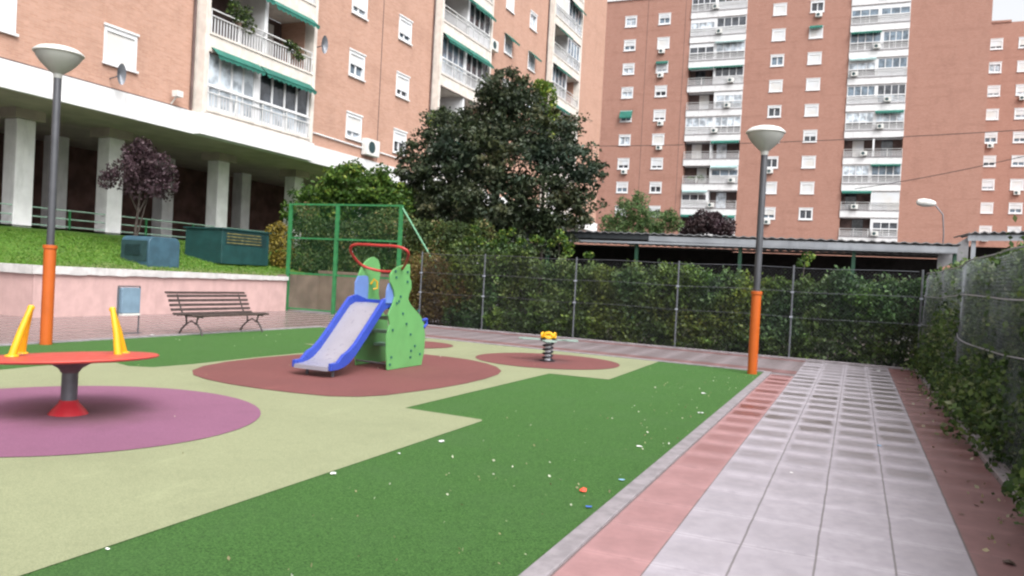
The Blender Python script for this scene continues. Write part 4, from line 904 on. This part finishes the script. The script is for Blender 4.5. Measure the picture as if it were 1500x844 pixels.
trunk('trunk', [([(-20.9, 18.1, 1.7), (-20.85, 18.2, 3.2), (-20.8, 18.2, 4.8)], [0.05, 0.035, 0.01]), ([(-20.85, 18.2, 2.9), (-20.8, 17.4, 4.1)], [0.025, 0.008]), ([(-20.85, 18.2, 2.9), (-20.8, 18.9, 4.3)], [0.025, 0.008]), ([(-20.9, 18.1, 1.7), (-20.9, 18.5, 3.2), (-20.8, 18.7, 3.9)], [0.035, 0.02, 0.008])], T)
T = thing('tree', 'feathery pale green tree behind the carport, left of the purple one', 'tree', (-11.7, 45, 0))
p, nz = blob_pts([(-11.9, 45, 5.6, 0.9, 0.9, 0.9), (-12.9, 45, 5.0, 0.9, 0.9, 0.8), (-10.7, 45, 5.1, 0.9, 0.9, 0.8), (-11.8, 45, 4.6, 1.8, 1, 0.8), (-13.5, 45, 5.1, 0.4, 0.5, 0.4), (-10.0, 45, 5.5, 0.45, 0.5, 0.45), (-11.9, 45, 6.5, 0.4, 0.4, 0.5), (-12.7, 45, 6.1, 0.5, 0.4, 0.4), (-9.6, 45, 5.0, 0.5, 0.5, 0.4)], 11000, 0.15, 1.8, 0.6)
leaves('crown', p, 0.2, M['leaf_pale'], T, None, 0.3); trunk('trunk', [([(-11.7, 45, 0), (-11.8, 45, 5.5)], [0.15, 0.04])], T)
T = thing('tree', 'dark purple tree top just above the carport roof', 'tree', (-8, 46, 0))
p, nz = blob_pts([(-8.2, 46, 5.2, 0.8, 0.8, 0.7), (-7.2, 46, 4.9, 0.8, 0.8, 0.6), (-8.9, 46, 4.8, 0.6, 0.8, 0.5), (-7.6, 46, 5.6, 0.4, 0.4, 0.3)], 5500, 0.0, 1.8, 0.4)
leaves('crown', p, 0.17, M['leaf_purple'], T); trunk('trunk', [([(-8, 46, 0), (-8, 46, 5)], [0.12, 0.04])], T)
T = thing('bush', 'green bush leaning over the top of the right mesh fence near the shelter', 'bush', (2.9, 17, 0))
p, nz = blob_pts([(3.0, 17.5, 2.3, 0.6, 0.7, 0.4), (2.4, 19.5, 2.1, 0.6, 0.6, 0.35), (3.6, 15.5, 2.2, 0.6, 0.6, 0.5), (3.0, 17, 1.2, 0.7, 1.0, 1.0)], 9000); leaves('foliage', p, 0.1, M['leaf_hedge'], T, np.clip(0.6 + nz, 0, 1))
trunk('stem', [([(2.9, 17, 0), (3, 17.2, 2.1)], [0.03, 0.01])], T)
for (yy, zz, s, lb) in ((22.3, 10.45, 0.45, 'leafy potted plant on the left end of the open balcony above the green awning'), (25.2, 10.05, 0.32, 'small potted plant on the right side of the open balcony by the satellite dish')):
    T = thing('potted_plant', lb, 'plant', (XL + 0.35, yy, zz - 0.7 * s))
    MB().lathe([(0.1, -0.2), (0.14, 0)], (XL + 0.35, yy, zz - 0.7 * s + 0.05), 12).build('pot', M['court'], T)
    p, nz = blob_pts([(XL + 0.45, yy, zz, 0.4, s * 1.3, s * 0.8), (XL + 0.5, yy + 0.35, zz - s * 0.7, 0.2, s * 0.9, s * 0.5), (XL + 0.45, yy - 0.3, zz + s * 0.5, 0.25, s * 0.6, s * 0.5)], int(1500 * s), 0.25, 3.0, 0.7); leaves('foliage', p, 0.13, M['leaf_hedge'], T)
T = thing('potted_plant', 'yellow green plant spilling over the middle balcony edge beside the dark tree', 'plant', (XL + 0.35, 37.9, 9.4))
MB().lathe([(0.15, 0), (0.2, 0.25)], (XL + 0.3, 37.9, 9.3), 12).build('pot', M['court'], T)
p, nz = blob_pts([(XL + 0.5, 38.6, 9.7, 0.4, 1.2, 0.35)], 1200); leaves('foliage', p, 0.15, M['leaf_bush'], T)

# ------------------------------------------------------------------ bank boxes
t = thing('vent_box', 'rounded blue vent box with a louvred dark side on the grass bank', 'vent box', (-18.85, 16.9, 1.4))
def rounded(a0, a1, z0, z1, r, n=6):
    pts = [(a0, z0), (a1, z0)]
    for k in range(n + 1): an = k / n * math.pi / 2; pts.append((a1 - r + r * math.cos(an), z1 - r + r * math.sin(an)))
    for k in range(n + 1): an = math.pi / 2 + k / n * math.pi / 2; pts.append((a0 + r + r * math.cos(an), z1 - r + r * math.sin(an)))
    return pts
MB().prism(rounded(16.38, 17.5, 1.25, 2.13, 0.2), -19.4, -18.3, 'x').build('housing', M['vent'], t, True, 0.02)
MB().box(-19.36, -18.36, 16.362, 16.379, 1.42, 2.0).build('side_panel', M['ventdark'], t)
m = MB()
for i in range(7): m.box(-19.2, -18.6, 16.335, 16.36, 1.6 + i * 0.045, 1.622 + i * 0.045)
m.build('grille', M['ventdark'], t)
t = thing('electrical_cabinet', 'dark green utility cabinet with yellow striped louvres on the grass bank', 'cabinet', (-19.9, 21, 1.5))
MB().box(-20.6, -19.0, 19.9, 22.15, 1.45, 2.58).build('housing', M['cab'], t, bevel=0.02)
MB().box(-20.66, -18.95, 19.85, 22.2, 2.581, 2.63).build('lid', M['cab'], t)
m = MB()
for i in range(4): m.box(-18.995, -18.975, 20.1, 21.75 - 0.02 * i, 2.14 + i * 0.1, 2.17 + i * 0.1)
m.build('louvre', M['cabstripe'], t)
m = MB()
for i in range(9): m.box(-18.995, -18.985, 20.05, 22.0, 2.1 + i * 0.05, 2.112 + i * 0.05)
m.build('slat', M['ventdark'], t)

# ------------------------------------------------------------------ bin
t = thing('litter_bin', 'grey blue metal litter bin hung between two legs by the pink wall', 'litter bin', (-13.07, 11.3, 0))
MB().prism(rounded(11.065, 11.495, 0.41, 0.91, 0.04), -13.15, -13.0, 'x').build('bin_body', M['bin'], t, bevel=0.01)
for y in (11.03, 11.53): MB().tube([(-13.07, y, 0), (-13.07, y, 0.93)], 0.016, 6).build('leg', M['galv'], t)
MB().box(-13.09, -13.05, 11.03, 11.53, 0.925, 0.945).box(-13.12, -12.98, 11.0, 11.56, 0.002, 0.015).build('crossbar', M['galv'], t)
MB().box(-13.16, -12.98, 11.08, 11.48, 0.365, 0.405).build('bin_bottom', M['lampcap'], t)

# ------------------------------------------------------------------ bench
t = thing('park_bench', 'brown slatted park bench with curved back facing the playground', 'bench', (-12.35, 12.95, 0))
def slat(m, c, ang, y0, y1, w=0.052, th=0.024):
    ca, sa = math.cos(ang), math.sin(ang); pts = [(-w / 2, -th / 2), (w / 2, -th / 2), (w / 2, th / 2), (-w / 2, th / 2)]
    q = [(c[0] + a * ca - b * sa, c[1] + a * sa + b * ca) for a, b in pts]
    m.prism(q, y0, y1, 'y')
y0, y1 = 11.85, 14.05
m = MB()
for i, (x, z, an) in enumerate([(-11.98, 0.405, -25), (-12.07, 0.42, -5), (-12.17, 0.415, 4), (-12.27, 0.405, 6), (-12.37, 0.4, 8)]): slat(m, (x, z), R_(an), y0, y1)
m.build('seat', M['wood'], t)
m = MB()
for x, z, an in [(-12.47, 0.42, 140), (-12.53, 0.50, 115), (-12.57, 0.59, 108), (-12.61, 0.68, 106), (-12.65, 0.77, 110), (-12.71, 0.835, 150)]: slat(m, (x, z), R_(an), y0 - 0.02, y1 + 0.02)
m.build('backrest', M['wood'], t)
for y in (12.1, 13.85):
    m = MB()
    m.tube([(-11.95, y, 0.0), (-12.0, y, 0.12), (-12.12, y, 0.25), (-12.08, y, 0.38)], [0.02, 0.018, 0.02, 0.018], 6)
    m.tube([(-12.58, y, 0.0), (-12.5, y, 0.12), (-12.38, y, 0.22), (-12.4, y, 0.37)], [0.02, 0.018, 0.02, 0.018], 6)
    m.tube([(-12.12, y, 0.22), (-12.25, y, 0.29), (-12.4, y, 0.21)], 0.015, 6)
    m.tube([(-11.95, y, 0.37), (-12.2, y, 0.385), (-12.42, y, 0.37), (-12.52, y, 0.45), (-12.6, y, 0.62), (-12.68, y, 0.8)], 0.016, 6)
    m.build('leg', M['iron'], t, True)

# ------------------------------------------------------------------ slide
t = thing('slide', 'blue slide with green cut-out side panels and a red hoop on the red surface', 'slide', (-6.7, 9.8, 0))
RP = [(10.12, 0.02), (11.13, 0.02), (11.2, 0.25), (11.2, 0.5), (11.13, 0.72), (11.0, 0.83), (10.85, 0.91), (10.7, 1.0), (10.62, 1.08), (10.64, 1.16), (10.7, 1.25), (10.69, 1.35), (10.63, 1.42), (10.64, 1.52), (10.62, 1.62),
      (10.45, 1.61), (10.27, 1.57), (10.13, 1.51), (10.07, 1.44), (10.08, 1.34), (10.14, 1.27), (10.2, 1.2), (10.23, 1.12), (10.18, 1.0), (10.12, 0.92), (10.07, 0.85), (10.1, 0.78), (10.13, 0.7), (10.08, 0.6), (10.06, 0.5), (10.07, 0.3)]
MB().prism(RP, -6.37, -6.345, 'x').build('side_panel', M['hpl_green'], t, bevel=0.004)
kx = lambda a, b: (10.12 + (a - 585) / 175 * 1.0, 0)
m = MB()
D = ray = None
for (y, z) in [(10.23, 1.41), (10.56, 1.35), (10.38, 1.12), (10.28, 1.02), (10.34, 1.05), (10.47, 0.86), (10.59, 0.7), (10.73, 0.53), (10.88, 0.34), (10.77, 0.27), (10.76, 0.17), (10.2, 0.21), (10.17, 0.1), (11.05, 0.2), (10.93, 0.9), (10.2, 0.62), (10.2, 1.5), (10.55, 1.5)]:
    MB().box(-6.344, -6.33, y - 0.017, y + 0.017, z - 0.017, z + 0.017).build('bolt_cap', M['hpl_edge'], t)
LP = [(10.3, 0.02), (11.15, 0.02), (11.2, 0.5), (11.13, 0.72), (11.0, 0.83), (10.9, 0.97), (10.84, 1.12), (10.83, 1.3), (10.86, 1.45), (10.84, 1.58), (10.78, 1.67), (10.66, 1.71), (10.54, 1.69), (10.42, 1.62), (10.32, 1.53), (10.26, 1.42), (10.24, 1.2), (10.26, 1.0), (10.2, 0.8), (10.24, 0.5)]
MB().prism(LP, -7.055, -7.03, 'x').build('side_panel', M['hpl_green'], t, bevel=0.004)
MB().prism([(10.16, 1.02), (10.5, 1.02), (10.5, 1.3), (10.48, 1.4), (10.4, 1.41), (10.22, 1.4), (10.15, 1.3)], -7.028, -7.008, 'x').build('entry_panel', M['hpl_blue'], t)
MB().prism([(10.05, 1.02), (10.28, 1.02), (10.24, 1.15), (10.16, 1.27), (10.1, 1.32), (10.05, 1.2)], -6.40, -6.375, 'x').build('entry_panel', M['hpl_blue'], t)
# chute: bed profile along Y
prof = [(10.42, 1.0), (10.15, 1.0), (10.02, 0.95), (9.9, 0.84), (9.6, 0.56), (9.35, 0.335), (9.2, 0.235), (9.08, 0.19), (8.95, 0.17), (8.8, 0.165)]
xa, xb = -7.0, -6.45
m = MB(); n = len(prof)
for y, z in prof: m.v += [(xa, y, z), (xb, y, z), (xa, y, z - 0.025), (xb, y, z - 0.025)]
for i in range(n - 1):
    a = 4 * i; m.f += [(a, a + 4, a + 5, a + 1), (a + 2, a + 3, a + 7, a + 6)]
m.f += [(0, 1, 3, 2), (4 * n - 4, 4 * n - 3, 4 * n - 1, 4 * n - 2)]
m.build('chute_bed', M['slidebed'], t, True)
for (s0, s1) in ((xa - 0.055, xa - 0.001), (xb + 0.001, xb + 0.055)):
    m = MB(); topo = [(y + 0.0, z + 0.13 if i < n - 2 else z + 0.05) for i, (y, z) in enumerate(prof)]
    topo[0] = (10.42, 1.06); topo[1] = (10.2, 1.12)
    poly = topo + [(y, z - 0.05) for y, z in prof[::-1]]
    m.prism(poly, s0, s1, 'x'); m.build('chute_side', M['slideblue'], t, bevel=0.008)
MB().box(xa, xb, 8.78, 8.81, 0.11, 0.164).build('chute_lip', M['slidebed'], t)
MB().box(xa - 0.03, xb + 0.03, 10.4, 10.46, 0.95, 1.05).build('entry_bar', M['slideblue'], t)
for x in (-6.93, -6.5): MB().lathe([(0.022, 0), (0.022, 0.15)], (x, 8.98, 0), 10).build('leg', M['galv'], t, True)
MB().box(-7.03, -6.37, 10.35, 10.75, 0.92, 0.95).build('platform', M['hpl_green'], t)
for i, (y, z) in enumerate(((10.5, 0.74), (10.62, 0.52), (10.76, 0.3))):
    MB().box(-7.03, -6.37, y, y + 0.2, z, z + 0.045).build('step', M['railgreen'], t)
MB().tube([(-7.03, 10.3, 0.1), (-6.37, 10.2, 0.1)], 0.015, 6).build('crossbar', M['galv'], t)
# red hoop: rounded rectangle in a tilted plane
def smooth_loop(ctrl, n=6):
    out = []; N = len(ctrl)
    for i in range(N):
        p0, p1, p2, p3 = (Vector(ctrl[(i + q) % N]) for q in (-1, 0, 1, 2))
        for k in range(n):
            u = k / n; out.append(tuple(0.5 * ((2 * p1) + (p2 - p0) * u + (2 * p0 - 5 * p1 + 4 * p2 - p3) * u * u + (3 * p1 - p0 - 3 * p2 + p3) * u ** 3)))
    return out
pts = smooth_loop([(-6.9, 9.95, 1.87), (-6.5, 9.95, 1.87), (-6.16, 9.96, 1.86), (-6.04, 10.03, 1.79), (-6.16, 10.2, 1.66), (-6.38, 10.42, 1.53), (-6.62, 10.5, 1.49), (-6.85, 10.48, 1.5), (-7.03, 10.35, 1.56), (-7.06, 10.15, 1.68), (-7.03, 10.0, 1.8)])
MB().tube(pts, 0.022, 10, True).build('hoop', M['redtube'], t, True)
m = MB(); m.tube([(-7.0, 10.55, 1.28), (-6.96, 10.58, 1.36), (-6.93, 10.62, 1.32), (-6.93, 10.63, 1.22), (-6.97, 10.58, 1.2)], 0.016, 8).build('hand_grip', M['yellow'], t, True)
MB().tube([(-6.35, 11.08, 0.74), (-6.33, 11.19, 0.76), (-6.33, 11.2, 0.68), (-6.34, 11.14, 0.62)], 0.022, 8).build('hand_grip', M['slideblue'], t, True)

# ------------------------------------------------------------------ merry-go-round
cx, cy = -6.68, 5.15
t = thing('merry_go_round', 'red spinning disc with yellow handles on a grey post over the purple surface', 'merry-go-round', (cx, cy, 0))
th = R_(52.6); e1 = Vector((math.cos(th), math.sin(th), 0)); e2 = Vector((-math.sin(th), math.cos(th), 0))
tilt = Matrix.Rotation(R_(-1.6), 3, e2) @ Matrix.Rotation(R_(-3.4), 3, e1)
MB().lathe([(0.17, 0.0), (0.15, 0.03), (0.09, 0.10), (0.075, 0.13)], (cx, cy, 0.014), 28).build('foot', M['redplast'], t, True)
MB().lathe([(0.07, 0.12), (0.07, 0.44)], (cx, cy, 0), 24).build('post', M['galv'], t, True)
MB().lathe([(0.075, 0.40), (0.1, 0.44), (0.17, 0.485), (0.24, 0.505), (0.24, 0.53)], (cx, cy, 0), 28).build('hub', M['bellgrey'], t, True)
MB().lathe([(0.70, -0.02), (0.745, -0.012), (0.755, 0.0), (0.745, 0.012), (0.70, 0.018), (0.1, 0.03)], (cx, cy, 0.54), 64, rot=tilt).build('disc', M['reddisc'], t, True)
for s in (-1, 1):
    m = MB(); kb, kt = (0.43, 0.335) if s < 0 else (0.42, 0.33)
    for q in (-1, 1):
        b = Vector((cx, cy, 0.565)) + e1 * (s * kb) + e2 * (0.12 * q) + e1 * (0.03 * q); top = Vector((cx, cy, 1.0)) + e1 * (s * kt) + e2 * (0.02 * q)
        mid = b.lerp(top, 0.5) + e1 * (s * 0.006) + e2 * (0.015 * q)
        m.tube([b, mid, top], [0.035, 0.03, 0.024], 10)
        m.lathe([(0.06, 0), (0.055, 0.012), (0.03, 0.02)], tuple(b + Vector((0, 0, 0.0))), 14)
    m.lathe([(0.03, -0.02), (0.033, 0.0), (0.02, 0.02)], tuple(Vector((cx, cy, 1.0)) + e1 * (s * kt)), 10)
    m.build('handle', M['yellow'], t, True)

# ------------------------------------------------------------------ spring rocker
cx, cy = -5.09, 13.52
t = thing('spring_rocker', 'small yellow and grey spring rocker on the round red surface', 'spring toy', (cx, cy, 0))
MB().lathe([(0.14, 0.015), (0.14, 0.03), (0.05, 0.035)], (cx, cy, 0), 20).build('base_plate', M['black'], t, True)
MB().tube([(cx + 0.085 * math.cos(a), cy + 0.085 * math.sin(a), 0.035 + 0.33 * a / (2 * math.pi * 4.5)) for a in np.linspace(0, 2 * math.pi * 4.5, 90)], 0.019, 7).build('spring', M['black'], t, True)
MB().lathe([(0.055, 0.03), (0.055, 0.37)], (cx, cy, 0), 14).build('spring_core', M['whitep'], t, True)
MB().lathe([(0.09, 0.37), (0.15, 0.385), (0.15, 0.42), (0.1, 0.43)], (cx, cy, 0), 20).build('hub', M['black'], t, True)
for k in range(4):
    a = R_(23 + 90 * k); d = Vector((math.cos(a), math.sin(a), 0)); s_ = Vector((-math.sin(a), math.cos(a), 0)); poly = []
    for (u, w2) in ((0.1, 0.05), (0.25, 0.05), (0.34, 0.12), (0.46, 0.13), (0.54, 0.07)): poly.append((u, w2))
    full = poly + [(u, -w2) for u, w2 in poly[::-1]]
    q = [(cx + d.x * u + s_.x * w2, cy + d.y * u + s_.y * w2) for u, w2 in full]
    MB().prism(q, 0.395, 0.42, 'z').build('seat', M['seatgrey'], t, bevel=0.004)
    c = Vector((cx, cy, 0.48)) + d * 0.11
    MB().tube([tuple(c + s_ * (0.07 * math.cos(b)) + Vector((0, 0, 0.045 * math.sin(b))) + d * 0.02 * math.cos(b)) for b in np.linspace(0, 2 * math.pi, 17)[:-1]], 0.022, 8, True).build('handle', M['yellow'], t, True)
MB().lathe([(0.1, 0.43), (0.13, 0.45), (0.12, 0.48), (0.04, 0.49)], (cx, cy, 0), 18).build('handle_core', M['yellow'], t, True)

# ------------------------------------------------------------------ litter
def scrap(x, y, s, mat, label, name='paper_scrap', cat='litter', flat_=0.35, z=0.012):
    n = 9; vs = []; r2 = random.Random(int(x * 100 + y * 977))
    for k in range(n): a = 2 * math.pi * k / n; r = s * r2.uniform(0.6, 1.15); vs.append((x + r * math.cos(a), y + r * math.sin(a) * 0.8, z + r2.uniform(0, s * flat_)))
    vs.append((x, y, z + s * flat_ * r2.uniform(0.6, 1.2))); vs.append((x, y, z))
    m = MB().add(vs, [(k, (k + 1) % n, n) for k in range(n)] + [((k + 1) % n, k, n + 1) for k in range(n)])
    o = m.build(name, M[mat]); tag(o, label, cat, 'litter on the ground'); o['kind'] = 'thing'; return o
scrap(-1.70, 5.37, 0.035, 'lit_red', 'crumpled orange red wrapper on the grass near the kerb', flat_=0.8)
scrap(-1.55, 5.84, 0.025, 'lit_lblue', 'pale blue scrap by the kerb beyond the red wrapper')
scrap(-1.54, 5.02, 0.025, 'lit_blue', 'dark blue scrap against the kerb nearest the camera')
scrap(-1.62, 9.52, 0.04, 'lit_white', 'white scrap beside the kerb halfway along the grass')
scrap(-1.89, 11.29, 0.045, 'lit_white', 'white scrap on the grass near the orange lamp post')
scrap(-1.75, 7.16, 0.035, 'lit_white', 'white paper strip on the grass beside the kerb, beyond the blue scrap', flat_=0.15)
scrap(-3.40, 4.76, 0.03, 'lit_white', 'white scrap on the cream and green boundary in the foreground')
scrap(-3.3, 6.22, 0.035, 'lit_white', 'white scrap on the grass below the pointed cream corner')
scrap(-3.42, 2.89, 0.015, 'lit_white', 'tiny white scrap at the lower left on the boundary line')
scrap(-3.36, 5.6, 0.02, 'lit_white', 'small white scrap midway along the cream and green boundary')
scrap(0.29, 8.74, 0.028, 'lit_lblue', 'pale blue scrap on the grey paving slabs')
scrap(-12.31, 11.2, 0.05, 'lit_white', 'white paper at the grass edge in front of the litter bin', z=0.03)
scrap(0.5, 17.4, 0.06, 'lit_white', 'white scrap at the far end of the path by the hedge')
scrap(-0.41, 6.93, 0.015, 'lit_white', 'tiny white speck on the middle of the paved path')
scrap(0.88, 5.3, 0.045, 'lit_brown', 'curled dark dry leaf on the red paving at lower right', 'dry_leaf', 'leaf', 0.4, 0.014)
scrap(0.98, 5.05, 0.05, 'lit_brown', 'second dark dry leaf nearer the camera at lower right', 'dry_leaf', 'leaf', 0.4, 0.014)
n = 420; fx = np.where(rng.uniform(0, 1, n) < 0.5, rng.normal(-1.9, 0.5, n), rng.uniform(-12, -1.6, n)); fy = rng.uniform(2.5, 15, n)
ok = (fx < -1.5) & (fx > -12) & ~((fx < -3.5) & (fx > -9) & (rng.uniform(0, 1, n) < 0.8))
q = np.stack([fx, fy, np.full(n, 0.022)], 1)[ok]
fo = leaves('fallen_leaves', q, 0.022, M['dry'], None); fo['kind'] = 'stuff'; fo['label'] = 'tiny fallen leaves and specks scattered over the turf'; fo['category'] = 'leaves'
n = 90; q = np.stack([rng.uniform(0.75, 1.2, n), rng.uniform(4, 17, n), np.full(n, 0.02)], 1)
fo = leaves('fallen_leaves', q, 0.04, M['dry'], None); fo['kind'] = 'stuff'; fo['label'] = 'fallen leaves on the red paving below the right hedge'; fo['category'] = 'leaves'
